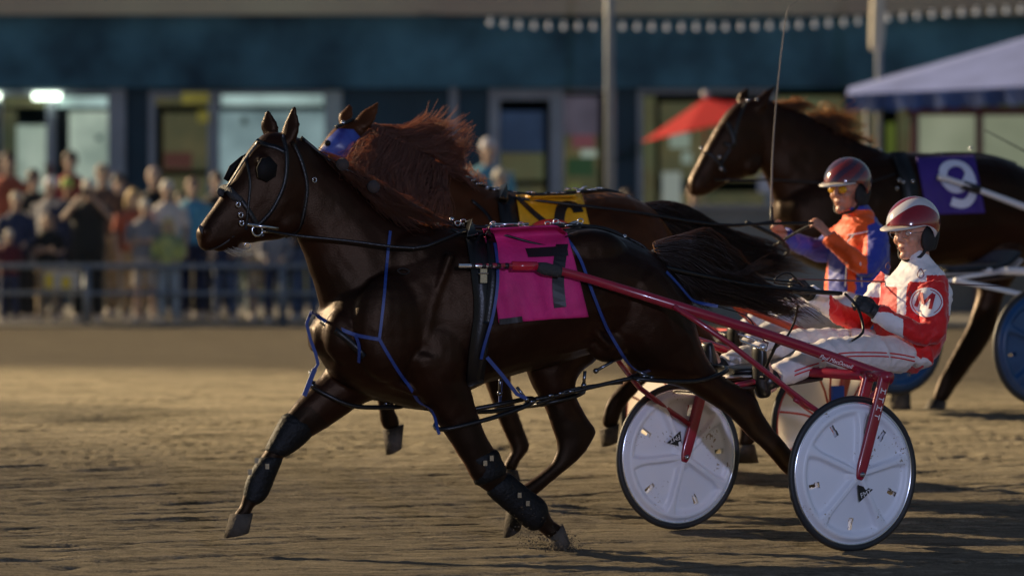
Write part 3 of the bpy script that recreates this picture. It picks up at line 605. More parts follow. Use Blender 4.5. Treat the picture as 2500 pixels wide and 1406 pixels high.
CP(376, 440, 54.0, 'bald man in black far behind the white cap', black, black, (0.4, 0.3, 0.25), group=G)
CP(62, 548, 52.0, 'stooping woman in grey between the maroon child and the woman in black', grey, black, (0.45, 0.4, 0.3), group=G, longhair=True)
CP(442, 500, 53.4, 'man in dark green behind the sky blue polo', cloth('forest', (0.03, 0.06, 0.03)), black, (0.1, 0.08, 0.05), group=G)
CP(530, 450, 54.2, 'tall man in black shirt behind the horse forehead', black, navy, (0.08, 0.05, 0.03), group=G)
# yellow and white box hung on the rail
c0 = P(108, 662, 50.45); c1 = P(194, 705, 50.45)
t = thing('drinks_carton', ((c0.x + c1.x) / 2, 50.4, c1.z), 'white and yellow carton hanging on the rail at left', 'carton')
m = MB(); m.box((c0.x, 50.38, c1.z), (c1.x, 50.53, c0.z)); m.build('carton_body', mat('carton_white', (0.50, 0.46, 0.40), 0.7, var=0.3, vscale=4), t, False)
m = MB()
for a_, b_, cc, dd in ((110, 668, 130, 703), (150, 676, 172, 703)): q0 = P(a_, b_, 50.37); q1 = P(cc, dd, 50.37); m.box((q0.x, 50.372, q1.z), (q1.x, 50.378, q0.z))
m.build('yellow_print', mat('carton_yellow', (0.75, 0.55, 0.04), 0.6), t, False)
# ================================================================== HORSES
def sec(fr, a, b, w_, l=0.0):
    A = fr(a[0], a[1], l); B = fr(b[0], b[1], l); return ((A + B) / 2, (A - B) / 2, fr.n * w_)
def lsec(fr, L, l): return [sec(fr, a, b, w_, l if len(r) == 0 else r[0]) for a, b, w_, *r in L]
def make_horse(fr, base, label, trunk, neck, head, legs, ears, hoofs, coat, points, extra=None, voxel=0.009, smooth=5):
    t = thing('horse', base, label, 'horse')
    B = MB()
    B.loft(lsec(fr, trunk, 0), seg=28, e=2.25); B.loft(lsec(fr, neck, 0), seg=24, e=2.1); B.loft(lsec(fr, head, 0), seg=24, e=2.35)
    for L, l in legs: B.loft(lsec(fr, L, l), seg=18, e=2.1)
    for base_, mid, tip, l, wd in ears:
        a, b_, c = fr(*base_, l), fr(*mid, l), fr(*tip, l); ax = (c - a).normalized(); s1 = ax.cross(fr.n).normalized()
        s2 = (fr.n * 0.8 + fr.h * 0.6).normalized()
        s1 = ax.cross(s2).normalized()
        B.loft([(a, s1 * wd * 0.75, s2 * 0.022), (a.lerp(b_, 0.6), s1 * wd, s2 * 0.017), (b_, s1 * wd * 0.95, s2 * 0.013), (b_.lerp(c, 0.6), s1 * wd * 0.55, s2 * 0.010), (c, s1 * 0.010, s2 * 0.009)], seg=12)
    if extra: extra(B, fr)
    me = remesh(B, voxel, smooth, 'body'); bvh = bvh_of(me)
    displace(me, 0.007, 8, 5); displace(me, 0.0016, 24, 9)
    # leg points darker: per-face material by distance to lower-leg pixels
    body = link('body', me, [coat, points], t)
    zlow = base.z + 0.62; off = wloc(t)
    for p in me.polygons:
        z = p.center.z + off.z
        if z < zlow + 0.05 * math.sin(p.center.x * 23): p.material_index = 1
    hm = mat('hoof_horn', (0.035, 0.03, 0.026), 0.8, spec=.2, var=0.7, vscale=9, bump=.4, bscale=60, col2=(0.085, 0.07, 0.055))
    for (c0, c1, s0, s1_, l) in hoofs:
        h = MB(); A = fr(*c0, l); A2 = fr(*c1, l); S0 = fr(*s0, l); S1 = fr(*s1_, l)
        sec0 = ((A + A2) / 2, (A - A2) / 2 * 1.05, fr.n * 0.042); sec1 = ((S0 + S1) / 2, (S0 - S1) / 2, fr.n * 0.062)
        mid = tuple((sec0[i] + sec1[i]) / 2 for i in range(3)); h.loft([sec0, mid, sec1], seg=20, sub=0, e=2.2); h.build('hoof', hm, t)
    return t, body, bvh, me
BAY = mat('coat_dark_bay', (0.0062, 0.0020, 0.0014), 0.41, var=0.5, vscale=5, bump=0.12, bscale=260, sheen=0.0, sheentint=(1.0, 0.40, 0.14), stretch=(0.3, 1, 1), spec=0.24, col2=(0.0160, 0.0048, 0.0028))
BAY2 = mat('coat_red_bay', (0.026, 0.0080, 0.0034), 0.39, var=0.5, vscale=5, bump=0.10, bscale=260, sheen=0.10, sheentint=(1.0, 0.42, 0.10), stretch=(0.3, 1, 1), spec=.2, col2=(0.058, 0.018, 0.0065))
PNT = mat('coat_black_points', (0.0045, 0.0028, 0.0022), 0.46, spec=.18, bump=0.10, bscale=260, sheen=0.1, sheentint=(1, .5, .3))
for _m in (BAY, BAY2, PNT): _m.node_tree.nodes['Principled BSDF'].inputs['Specular Tint'].default_value = (1.0, .66, .42, 1)
LEATHER = mat('harness_leather', (0.005, 0.005, 0.006), 0.36, bump=0.12, bscale=120, spec=0.4)
BLUE = mat('strap_blue', (0.007, 0.030, 0.16), 0.5, var=0.2, vscale=20)
CHROME = mat('harness_metal', (0.55, 0.56, 0.60), 0.18, metal=1.0)
HAIRB = mat('hair_black', (0.018, 0.011, 0.008), 0.34, transl=0.3, tcol=(0.26, 0.13, 0.07))
HAIRR = mat('hair_auburn', (0.17, 0.088, 0.064), 0.6, transl=0.5, tcol=(0.60, 0.31, 0.18))
HAIRG = mat('hair_dun', (0.10, 0.055, 0.030), 0.5, transl=0.5, tcol=(0.62, 0.36, 0.16))
HAIRW = mat('whisker_white', (0.55, 0.55, 0.5), 0.5, transl=0.3)
F7 = Fr(1600, 20.35, 20)
trunk7 = [((778, 770), (782, 872), .10), ((812, 700), (818, 922), .165), ((880, 650), (880, 958), .205), ((960, 585), (950, 985), .225), ((1050, 551), (1030, 1000), .235), ((1120, 556), (1115, 965), .255), ((1210, 566), (1200, 930), .275), ((1300, 566), (1300, 902), .285), ((1385, 556), (1385, 880), .285), ((1450, 556), (1455, 858), .275), ((1520, 580), (1525, 860), .26), ((1590, 620), (1590, 870), .235), ((1645, 680), (1640, 850), .18), ((1680, 735), (1672, 810), .09)]
neck7 = [((1090, 560), (880, 900), .155), ((1010, 535), (800, 800), .15), ((940, 500), (772, 712), .12), ((870, 452), (748, 640), .098), ((815, 408), (728, 590), .086), ((770, 362), (715, 545), .08), ((738, 335), (705, 480), .075)]
head7 = [((745, 345), (752, 430), .062), ((690, 325), (748, 500), .082), ((640, 328), (728, 560), .094), ((605, 368), (688, 584), .088), ((578, 412), (645, 590), .074), ((556, 452), (612, 596), .062), ((532, 488), (596, 592), .055), ((508, 522), (582, 594), .052), ((488, 548), (560, 600), .053), ((478, 566), (534, 608), .050), ((484, 590), (512, 612), .040)]
nf7 = [((965, 880), (1120, 860), .11), ((1010, 955), (1142, 925), .088), ((1055, 1015), (1160, 995), .07), ((1095, 1075), (1180, 1050), .058), ((1133, 1132), (1208, 1100), .049), ((1160, 1176), (1230, 1142), .047), ((1205, 1212), (1252, 1168), .036), ((1250, 1244), (1285, 1200), .032), ((1288, 1276), (1328, 1228), .037), ((1322, 1300), (1348, 1268), .030), ((1338, 1316), (1368, 1284), .034)]
ff7 = [((810, 850), (960, 920), .10), ((792, 905), (935, 965), .088), ((742, 958), (870, 995), .074), ((698, 1012), (802, 1042), .062), ((668, 1060), (745, 1076), .052), ((645, 1102), (702, 1108), .045), ((618, 1145), (682, 1134), .036), ((603, 1182), (666, 1176), .033), ((592, 1214), (648, 1216), .036), ((586, 1235), (620, 1236), .029), ((570, 1255), (612, 1256), .033)]
fh7 = [((1330, 760), (1500, 790), .12), ((1282, 860), (1465, 868), .105), ((1290, 920), (1412, 915), .082), ((1325, 985), (1406, 968), .062), ((1348, 1045), (1435, 1022), .050), ((1360, 1088), (1456, 1056), .043), ((1343, 1132), (1415, 1118), .037), ((1302, 1166), (1362, 1162), .031), ((1262, 1194), (1312, 1206), .033), ((1246, 1212), (1282, 1228), .030), ((1240, 1226), (1274, 1240), .033)]
nh7 = [((1600, 640), (1470, 760), .13), ((1650, 690), (1492, 840), .135), ((1686, 765), (1535, 890), .12), ((1712, 842), (1592, 925), .10), ((1748, 905), (1672, 950), .072), ((1800, 938), (1748, 995), .053), ((1842, 966), (1795, 1030), .046), ((1862, 1010), (1826, 1066), .037), ((1894, 1056), (1868, 1100), .031), ((1936, 1102), (1908, 1146), .036), ((1962, 1132), (1938, 1172), .030), ((1980, 1150), (1955, 1190), .034)]
def extra7(B, fr):
    # shoulder, forearm, stifle and croup muscle swellings, cheek, nostril rim
    for (px, py, l, rx, rz, rl) in ((950, 800, .17, 95, 130, .085), (1080, 860, .19, 70, 95, .06), (1570, 760, .19, 95, 110, .075), (1440, 620, .17, 100, 60, .08), (1490, 840, .17, 60, 45, .06), (840, 820, .12, 50, 70, .07), (1010, 650, .11, 80, 80, .07)):
        c = fr(px, py, l); B.ell(c, (fr.h * rx / 530, fr.n * rl, Vector((0, 0, rz / 530))), seg=18, rings=12)
    for l in (-.045, .045): B.ell(fr(700, 530, l), (fr.h * .075, fr.n * .038, Vector((0, 0, .085))), seg=16, rings=12)
    B.ell(fr(548, 604, 0), (fr.h * .044 + Vector((0, 0, -.014)), fr.n * .030, Vector((.004, 0, .017))), seg=14, rings=10); B.ell(fr(566, 600, 0), (fr.h * .03, fr.n * .032, Vector((0, 0, .022))), seg=14, rings=10)
    rid = [([(1100, 620), (1060, 730), (1040, 830), (1060, 930)], .215, .034),
        ([(900, 880), (960, 930), (1020, 960)], .17, .03), ([(1470, 640), (1440, 720), (1450, 800), (1490, 850)], .245, .022), ([(1560, 640), (1600, 740), (1640, 840), (1700, 910)], .205, .030), ([(1500, 640), (1530, 740), (1560, 830)], .225, .034),
        ([(1190, 880), (1280, 868), (1380, 858), (1470, 838)], .205, .010), ([(1080, 985), (1120, 1080), (1170, 1150)], .165, .020), ([(660, 470), (620, 505), (590, 535)], .075, .010), ([(1750, 925), (1800, 965), (1850, 1020), (1900, 1090)], .165, .014), ([(820, 925), (760, 1000), (700, 1060)], -.075, .014)]
    for pts, l, r in rid: B.tube([fr(x, y, l - (.014 if l > 0 else -.004)) for x, y in pts], [r * .6] + [r] * (len(pts) - 2) + [r * .6], seg=10)
    for l in (-.04, .04): B.ell(fr(500, 566, l), (fr.h * .022, fr.n * .018, Vector((0, 0, .030))), seg=12, rings=8)
    for l in (-.07, .07): B.ell(fr(640, 392, l), (fr.h * .032, fr.n * .022, Vector((0, 0, .024))), seg=12, rings=8)
h7, b7, bvh7, me7 = make_horse(F7, Vector((F7(1300, 900).x, F7(1300, 900).y, 0.0)), 'dark bay horse pacing nearest the camera wearing the pink cloth', trunk7, neck7, head7,
    [(nf7, .14), (ff7, -.12), (fh7, -.14), (nh7, .14)],
    [((704, 345), (714, 300), (719, 262), .05, .040), ((662, 332), (656, 302), (654, 271), -.06, .042)],
    [((1340, 1312), (1372, 1278), (1352, 1352), (1388, 1322), .14), ((564, 1254), (616, 1252), (548, 1312), (606, 1298), -.12), ((1240, 1226), (1280, 1240), (1232, 1312), (1268, 1286), -.14), ((1978, 1150), (1952, 1192), (2022, 1172), (1990, 1222), .14)],
    BAY, PNT, extra7, voxel=0.0085)
for o_ in list(h7.children):
    if o_.name.startswith('hoof'): pass
def cloth_sheet(fr, bvh, TL, TR, BL, BR, nu=36, nv=30, off=0.010, wr=0.006, l=0.28, seed=1):
    v = []; f = []; P_ = np.zeros((nv + 1, nu + 1, 3)); N_ = np.zeros((nv + 1, nu + 1, 3))
    for j in range(nv + 1):
        for i in range(nu + 1):
            u = i / nu; w_ = j / nv; a = (TL[0] + (TR[0] - TL[0]) * u, TL[1] + (TR[1] - TL[1]) * u); b = (BL[0] + (BR[0] - BL[0]) * u, BL[1] + (BR[1] - BL[1]) * u)
            px = a[0] + (b[0] - a[0]) * w_; py = a[1] + (b[1] - a[1]) * w_; p, n = cast(px, py, bvh, fr, l, off); P_[j, i] = p; N_[j, i] = n
    for _ in range(4):
        Q = P_.copy(); Q[1:-1] = (P_[:-2] + 2 * P_[1:-1] + P_[2:]) / 4; P_ = Q; Q = P_.copy(); Q[:, 1:-1] = (P_[:, :-2] + 2 * P_[:, 1:-1] + P_[:, 2:]) / 4; P_ = Q
    for j in range(nv + 1):
        for i in range(nu + 1):
            u = i / nu; w_ = j / nv; wv = wr * w_ * (math.sin(u * 13 + seed + w_ * 2.2) * 0.8 + math.sin(u * 29 + seed * 2 - w_ * 3) * 0.4) + 0.006 * w_
            v.append(Vector(P_[j, i]) + fr.n * (wv + 0.004))
    n1 = len(v); nn = nu + 1
    v += [q - fr.n * 0.004 for q in v]
    for j in range(nv):
        for i in range(nu):
            q = (j * nn + i, (j + 1) * nn + i, (j + 1) * nn + i + 1, j * nn + i + 1); f.append(q); f.append(tuple(reversed([k + n1 for k in q])))
    edge = [(0, i) for i in range(nu)] + [(j, nu) for j in range(nv)] + [(nv, i) for i in range(nu, 0, -1)] + [(j, 0) for j in range(nv, 0, -1)]
    for k in range(len(edge)):
        a = edge[k]; b = edge[(k + 1) % len(edge)]; ia = a[0] * nn + a[1]; ib = b[0] * nn + b[1]; f.append((ia, ib, ib + n1, ia + n1))
    mb = MB(); mb.add(v, f); return mb
PINK = mat('cloth_magenta', (0.50, 0.020, 0.15), 0.66, spec=.3, var=0.25, vscale=7, bump=0.3, bscale=24)
mb = cloth_sheet(F7, bvh7, (1178, 558), (1378, 548), (1216, 788), (1434, 772), seed=1.0, wr=0.013)
me_c = mb.mesh(); bc = bvh_of(me_c); cl7 = mb.build('saddle_cloth', PINK, h7)
NUMB = mat('numeral_black', (0.006, 0.006, 0.008), 0.5)
m = MB(); strap(m, [(1286, 618), (1330, 616), (1386, 612)], bc, F7, 0.052, 0.002, th=.0015); strap(m, [(1373, 598), (1366, 640), (1361, 690), (1368, 750)], bc, F7, 0.056, 0.0045, th=.0015); m.build('numeral', NUMB, cl7)
m = MB(); strap(m, [(1218, 785), (1250, 782), (1276, 778)], bc, F7, 0.026, 0.004); m.build('hem_patch', NUMB, cl7)
# ---- harness of horse 7
m = MB()
strap(m, [(1145, 556), (1160, 600), (1172, 680), (1178, 760), (1165, 850), (1155, 930)], bvh7, F7, 0.085, 0.012, th=0.012)
strap(m, [(1190, 560), (1200, 620), (1202, 690), (1190, 790)], bvh7, F7, 0.05, 0.016, th=0.01)
m.build('girth', LEATHER, h7)
m = MB(); strap(m, [(1195, 566), (1208, 620), (1212, 690), (1200, 770), (1178, 840), (1170, 870)], bvh7, F7, 0.014, 0.026); m.build('girth_trim', BLUE, h7)
m = MB(); strap(m, [(952, 565), (946, 620), (938, 720), (926, 826)], bvh7, F7, 0.013, 0.003); strap(m, [(926, 828), (965, 895), (1010, 960), (1050, 1020), (1072, 1060)], bvh7, F7, 0.014, 0.004); strap(m, [(760, 760), (800, 788), (860, 815), (926, 828)], bvh7, F7, 0.016, 0.004)
strap(m, [(870, 818), (880, 845), (879, 882)], bvh7, F7, 0.014, 0.008); strap(m, [(1364, 560), (1410, 620), (1436, 690), (1480, 800), (1530, 880), (1585, 922)], bvh7, F7, 0.014, 0.006)
strap(m, [(1640, 655), (1690, 700), (1752, 748)], bvh7, F7, 0.015, 0.008); m.build('blue_strap', BLUE, h7)
m = MB(); q = [F7(x, y, .10) for x, y in ((760, 760), (748, 790), (758, 830), (770, 862), (776, 888), (768, 902))]; m.strip([Vector(a) for a in q], [F7.n] * 6, 0.014, 0.004)
q = [F7(x, y, .10) for x, y in ((768, 900), (756, 930), (742, 966))]; m.strip(q, [F7.n] * 3, 0.022, 0.005)
q = [F7(x, y, .30) for x, y in ((1188, 872), (1225, 915), (1262, 962), (1285, 972))]; m.strip(q, [F7.n] * 4, 0.017, 0.005)
q = [F7(x, y, -.20) for x, y in ((1222, 905), (1222, 940), (1220, 985))]; m.strip(q, [F7.n] * 3, 0.014, 0.005)
m.build('hanging_strap', BLUE, h7)
m = MB()   # breast collar and reins along body
strap(m, [(772, 772), (810, 800), (850, 830), (890, 870)], bvh7, F7, 0.03, 0.004)
m.build('breast_collar', LEATHER, h7)
# hobbles: long loops round the near pair and the far pair
def hobble(pl, r=0.011):
    m = MB(); m.tube([F7(x, y, l) for x, y, l in pl], r, seg=7, closed=True, sub=4); return m
hb = hobble([(1062, 1038, .12), (1082, 1048, .22), (1150, 1034, .24), (1240, 1008, .23), (1300, 982, .22), (1292, 972, .18), (1230, 985, .10), (1150, 1000, .06), (1090, 1015, .04)])
hb.tube([F7(x, y, l) for x, y, l in ((1300, 976, .2), (1360, 965, .21), (1430, 948, .22), (1500, 932, .23), (1545, 922, .24))], 0.010, seg=7)
hb.tube([F7(x, y, l) for x, y, l in ((1310, 984, .2), (1340, 975, .2), (1380, 955, .21), (1440, 942, .22), (1520, 934, .23))], 0.007, seg=6)
hb.tube([F7(x, y, l) for x, y, l in ((1545, 922, .24), (1620, 930, .27), (1700, 930, .26), (1755, 915, .22), (1775, 900, .14), (1740, 894, .04), (1690, 900, .02), (1620, 905, .03), (1560, 915, .1))], 0.011, seg=7, closed=True, sub=4)
hb.build('hobble', LEATHER, h7)
hb = hobble([(752, 936, -.10), (800, 965, -.04), (860, 990, -.03), (930, 994, -.05), (985, 990, -.08), (940, 975, -.16), (860, 965, -.2), (790, 940, -.19)])
hb.tube([F7(x, y, l) for x, y, l in ((985, 990, -.1), (1100, 1003, -.16), (1200, 1004, -.2), (1290, 990, -.22), (1360, 985, -.22))], 0.011, seg=7)
hb.tube([F7(x, y, l) for x, y, l in ((1280, 990, -.22), (1330, 985, -.04), (1400, 968, -.03), (1425, 955, -.12), (1400, 950, -.24), (1330, 965, -.26))], 0.011, seg=7, closed=True, sub=4)
hb.build('hobble', LEATHER, h7)
m = MB()
for (a, b_, l) in (((1222, 912), (1220, 960), -.18), ((1262, 945), (1285, 975), .28), ((1428, 905), (1425, 940), .24), ((1500, 880), (1455, 905), .2), ((757, 905), (762, 940), .02), ((1555, 905), (1590, 922), .25)):
    m.tube([F7(*a, l), F7(*b_, l)], 0.008, seg=6, sub=1); m.sph(F7(*b_, l), 0.013, seg=8, rings=6)
for x, y, l in ((1345, 965, .22), (1370, 960, .23), (1395, 955, .23), (1218, 985, -.18), (1575, 918, .26), (1560, 928, .26), (945, 985, -.06), (1300, 980, .23)): m.ell(F7(x, y, l), (F7.h * .018, F7.n * .007, Vector((0, 0, .008))), seg=8, rings=6)
m.build('buckle', mat('buckle_metal', (0.16, 0.17, 0.20), 0.25, metal=1.0), h7)
# knee and shin boots
BOOT = mat('leg_boot', (0.0028, 0.0032, 0.0036), 0.55, spec=.2, bump=0.3, bscale=60, var=0.3, vscale=12)
def boot(L, l, grow=0.006):
    m = MB(); m.loft([sec(F7, a, b_, w_ * .93 + .002, l) for a, b_, w_ in L], seg=18, e=2.1); m.build('leg_boot', BOOT, h7)
boot([((692, 1012), (770, 1050), .060), ((665, 1058), (742, 1084), .058), ((648, 1095), (702, 1112), .050)], -.12)
boot([((632, 1120), (690, 1118), .044), ((604, 1165), (672, 1165), .042), ((594, 1205), (655, 1206), .042), ((594, 1222), (640, 1224), .036)], -.12)
boot([((1134, 1125), (1214, 1098), .054), ((1150, 1150), (1224, 1120), .055), ((1160, 1182), (1236, 1146), .052)], .14)
boot([((1190, 1206), (1246, 1156), .044), ((1240, 1250), (1292, 1194), .042), ((1278, 1284), (1330, 1222), .046), ((1300, 1295), (1338, 1250), .038)], .14)
m = MB()
for x, y, l in ((626, 1124, -.07), (610, 1152, -.07), (652, 1138, -.07), (1268, 1208, .2), (1288, 1228, .2), (1200, 1118, .205), (1184, 1130, .205)): m.obox(F7(x, y, l), (F7.h * .009, F7.n * .004, Vector((0, 0, .012))))
m.build('boot_clip', CHROME, h7, False)
# ---- bridle 7
m = MB()
strap(m, [(628, 345), (650, 356), (672, 360), (695, 372)], bvh7, F7, 0.022, 0.004, l=.08); strap(m, [(690, 330), (700, 380), (694, 450), (660, 520), (618, 560)], bvh7, F7, 0.018, 0.004, l=.08)
strap(m, [(540, 462), (560, 470), (585, 485), (610, 520), (640, 575)], bvh7, F7, 0.024, 0.005, l=.07); strap(m, [(632, 348), (600, 390), (575, 430), (552, 466)], bvh7, F7, 0.016, 0.005, l=.05)
strap(m, [(712, 345), (738, 400), (750, 470), (730, 560), (700, 588)], bvh7, F7, 0.016, 0.004, l=.08); strap(m, [(600, 380), (612, 440), (606, 500), (600, 560)], bvh7, F7, 0.012, 0.005, l=.07)
m.build('bridle', LEATHER, h7)
m = MB()   # blinkers: cupped plates standing off the eye
for l0, s_ in ((.105, 1), (-.105, -1)):
    pts = [(612, 408), (632, 372), (664, 366), (694, 398), (688, 440), (652, 462), (618, 444)] if s_ > 0 else [(545, 437), (560, 405), (590, 380), (610, 378), (612, 410), (585, 430), (560, 446)]
    if s_ > 0: pts = [(648 + (a - 648) * .62, 414 + (b - 414) * .66) for a, b in pts]; l0 -= .012
    c = F7(sum(p[0] for p in pts) / 7, sum(p[1] for p in pts) / 7, l0 + .022 * s_); ring = [F7(px, py, l0 + (.0 if px > 650 else .02) * s_) for px, py in pts]; N = len(ring)
    v = [c] + ring + [c + F7.n * .006] + [q_ + F7.n * .006 for q_ in ring]; f = []
    for k in range(N): k2 = (k + 1) % N; f += [(0, 1 + k, 1 + k2), (N + 1, N + 2 + k2, N + 2 + k), (1 + k, N + 2 + k, N + 2 + k2, 1 + k2)]
    m.add(v, f)
m.build('blinker', mat('blinker_leather', (.005, .0045, .0045), .7, spec=.2), h7)
m = MB(); m.loft([(F7(538, 470, l), F7.h * .016 + Vector((0, 0, .012)), Vector((.006, 0, .017))) for l in (-.05, -.02, .02, .05)], seg=10, sub=2); m.tube([F7(545, 462, -.055), F7(556, 462, 0), F7(570, 478, .06), F7(590, 490, .07)], [.02, .022, .02, .014], seg=10); m.build('noseband_roll', mat('noseband_sheepskin', (0.02, 0.02, 0.022), 0.7, bump=0.5, bscale=90), h7)
m = MB()
for l in (-.06, .06): m.sph(F7(637, 398, l + .02 * (1 if l > 0 else -1)), 0.017, seg=12, rings=8)
m.build('eyes', mat('horse_eye', (0.005, 0.003, 0.002), 0.05), h7)
m = MB(); p, n = cast(494, 562, bvh7, F7, .05, 0.001); m.ell(p, ((F7.h * .5 + Vector((0, 0, .85))) * .026, (F7.h * .85 - Vector((0, 0, .5))) * .012, n * .003), seg=12, rings=6)
strap(m, [(510, 610), (530, 604), (552, 592), (572, 576)], bvh7, F7, 0.009, 0.001, l=.05, th=.002); m.build('nostril', NUMB, h7)
m = MB(); c = F7(628, 563, .085)
m.tube([c + (F7.h * math.cos(a) + Vector((0, 0, 1)) * math.sin(a)) * .024 for a in np.linspace(0, 6.283, 15)[:-1]], 0.0045, seg=6, closed=True, sub=1)
m.tube([F7(604, 548, .09), F7(680, 558, .10)], .008, seg=8, sub=1); m.tube([F7(640, 565, .09), F7(662, 566, .092)], .006, seg=6, sub=1)
m.tube([F7(604 + 8 * math.cos(a), 600 + 7 * math.sin(a), .05) for a in np.linspace(0, 6.283, 11)[:-1]], .003, seg=5, closed=True, sub=1)
for x, y in ((582, 500), (588, 525), (768, 440), (590, 545)): m.tube([F7(x + 5 * math.cos(a), y + 6 * math.sin(a), .09) for a in np.linspace(0, 6.283, 11)[:-1]], .003, seg=5, closed=True, sub=1)
m.build('bit_and_rings', CHROME, h7)
m = MB()   # overcheck and reins
m.tube([F7(x, y, l) for x, y, l in ((735, 335, .03), (800, 388, .05), (880, 432, .07), (980, 485, .06), (1060, 528, .03), (1108, 545, .02))], .008, seg=6)
m.tube([F7(x, y, l) for x, y, l in ((738, 345, -.03), (780, 380, -.02), (850, 425, .02))], .006, seg=6)
m.build('overcheck', LEATHER, h7)
for px, py in ((836, 402), (912, 456)): m = MB(); m.sph(F7(px, py, .12), .030, seg=16, rings=10); m.build('ear_plug_ball', mat('plug_felt', (0.035, 0.026, 0.024), 0.9, bump=0.4, bscale=80), h7)
m = MB(); m.tube([F7(x, y, l) for x, y, l in ((650, 563, .10), (720, 575, .17), (850, 588, .22), (1010, 606, .27), (1090, 582, .27), (1150, 566, .16), (1250, 575, .12), (1440, 612, .16), (1600, 648, .14), (1800, 690, .1), (1930, 706, .08), (2056, 716, .10))], [.006, .008, .007, .008, .007, .007, .006, .009, .012, .010, .009, .009], seg=6)
m.tube([F7(x, y, l) for x, y, l in ((1160, 558, -.1), (1300, 560, -.1), (1500, 600, -.12), (1700, 650, -.1), (1850, 680, -.1), (1950, 690, -.12))], .006, seg=6)
m.tube([F7(x, y, .24) for x, y in ((985, 655), (1000, 662), (985, 670), (970, 660))], .003, seg=5, closed=True)
m.tube([F7(x, y, l) for x, y, l in ((1750, 748, .1), (1820, 770, .1), (1850, 810, .15), (1870, 838, .2))], .003, seg=5)
m.build('rein', LEATHER, h7)
m = MB()   # saddle pad hardware and chrome along the back
for k in range(34):
    x = 1075 + k * 10.5 + random.uniform(-5, 5); y = 549 + 6 * math.sin(k * 0.9) + random.uniform(-4, 4) + (6 if x > 1180 else 0) * (1 if x < 1330 else 0); l = random.uniform(-.02, .07)
    if random.random() < 0.5: m.tube([F7(x + 7 * math.cos(a), y + 6 * math.sin(a), l) for a in np.linspace(0, 6.283, 9)[:-1]], .0035, seg=5, closed=True, sub=1)
    else: m.tube([F7(x - 9, y, l), F7(x + 9, y + random.uniform(-3, 3), l)], .004, seg=5, sub=1)
m.tube([F7(1200, 548, .02), F7(1290, 547, .02)], .006, seg=6, sub=1); m.tube([F7(1345, 556, .02), F7(1380, 552, .0), F7(1405, 542, 0), F7(1415, 549, 0)], .007, seg=6)
for x, y in ((1103, 536), (1150, 548), (1525, 578), (1540, 588), (1556, 600)): m.sph(F7(x, y, .02), .011, seg=8, rings=6)
m.build('harness_fittings', CHROME, h7)
m = MB(); m.tube([F7(x, y, l) for x, y, l in ((1070, 545, .02), (1120, 552, .03), (1200, 556, .03), (1300, 556, .02), (1390, 550, .02), (1480, 560, .01), (1540, 590, .0), (1600, 625, .0))], .010, seg=6)
m.tube([F7(x, y, l) for x, y, l in ((1100, 560, .12), (1150, 575, .15), (1220, 572, .14), (1290, 590, .18), (1380, 612, .2))], .006, seg=5)
m.tube([F7(x, y, l) for x, y, l in ((1530, 580, .05), (1570, 600, .08), (1605, 640, .08), (1580, 620, .1))], .006, seg=5)
m.build('back_strap', LEATHER, h7)
# tug holder and shaft loop
m = MB(); m.obox(F7(1180, 672, .31), (F7.h * .016, F7.n * .006, Vector((0, 0, .034)))); m.tube([F7(1168, 668, .315), F7(1192, 668, .315)], .004, seg=6, sub=1); m.build('tug_buckle', CHROME, h7, False)
# mane and tail 7
core = MB(); core.loft([(F7(1560, 660, -.02), Vector((0, 0, .03)), F7.n * .03), (F7(1605, 625, 0), Vector((0, 0, .045)), F7.n * .05), (F7(1650, 628, .02), Vector((0, 0, .062)), F7.n * .05), (F7(1720, 662, .03), Vector((0, 0, .075)), F7.n * .045), (F7(1790, 705, .03), Vector((0, 0, .04)), F7.n * .03), (F7(1830, 722, .03), Vector((0, 0, .02)), F7.n * .02)], seg=16)
tl = core.build('tail', HAIRB, h7)
g7 = lambda pts: [F7(x, y, l) for x, y, l in pts]
m = MB(); hair(m, [g7([(1598, 598, 0), (1660, 584, .02), (1725, 580, .03), (1770, 612, .03), (1815, 668, .03), (1890, 715, .04), (1985, 748, .04)]),
    g7([(1600, 608, .02), (1665, 606, .04), (1730, 628, .05), (1790, 672, .05), (1850, 712, .05), (1920, 742, .05), (2010, 790, .05)]),
    g7([(1604, 622, .03), (1662, 640, .05), (1715, 672, .06), (1780, 712, .06), (1850, 738, .05), (1930, 760, .05), (1995, 812, .05)]),
    g7([(1608, 636, .02), (1655, 668, .04), (1700, 702, .05), (1755, 730, .05), (1825, 742, .05), (1900, 772, .05), (1960, 800, .05)])], 1500, r0=.0024, r1=.0006, spread=.030, lspread=.03, seed=2, short=.4, wave=.028, clump=.8)
hair(m, [g7([(1640, 660, .04), (1655, 700, .06), (1672, 730, .06), (1690, 755, .05)]), g7([(1680, 690, .05), (1700, 715, .06), (1725, 745, .06), (1760, 760, .05)])], 160, r0=.0014, spread=.014, seed=4, short=.5)
hair(m, [g7([(1740, 650, .05), (1790, 664, .08), (1830, 645, .09), (1880, 618, .09)]), g7([(1760, 670, .05), (1800, 672, .08), (1840, 668, .09), (1900, 640, .09)])], 90, r0=.0012, spread=.014, seed=5, short=.5)
m.build('tail_hair', mat('hair_dark_brown', (.028, .017, .012), .36, transl=.35, tcol=(.34, .19, .11)), h7)
m = MB(); hair(m, [g7([(760, 350, 0), (790, 372, .04), (825, 405, .06), (865, 430, .06)]), g7([(850, 432, 0), (900, 452, .05), (950, 492, .07), (1000, 528, .06)]), g7([(930, 480, 0), (970, 500, .05), (1020, 530, .07), (1075, 552, .06)]), g7([(990, 520, 0), (1020, 530, .04), (1060, 545, .06), (1100, 556, .05)])], 700, r0=.0018, spread=.024, lspread=.03, seed=8, wave=.02, clump=.8)
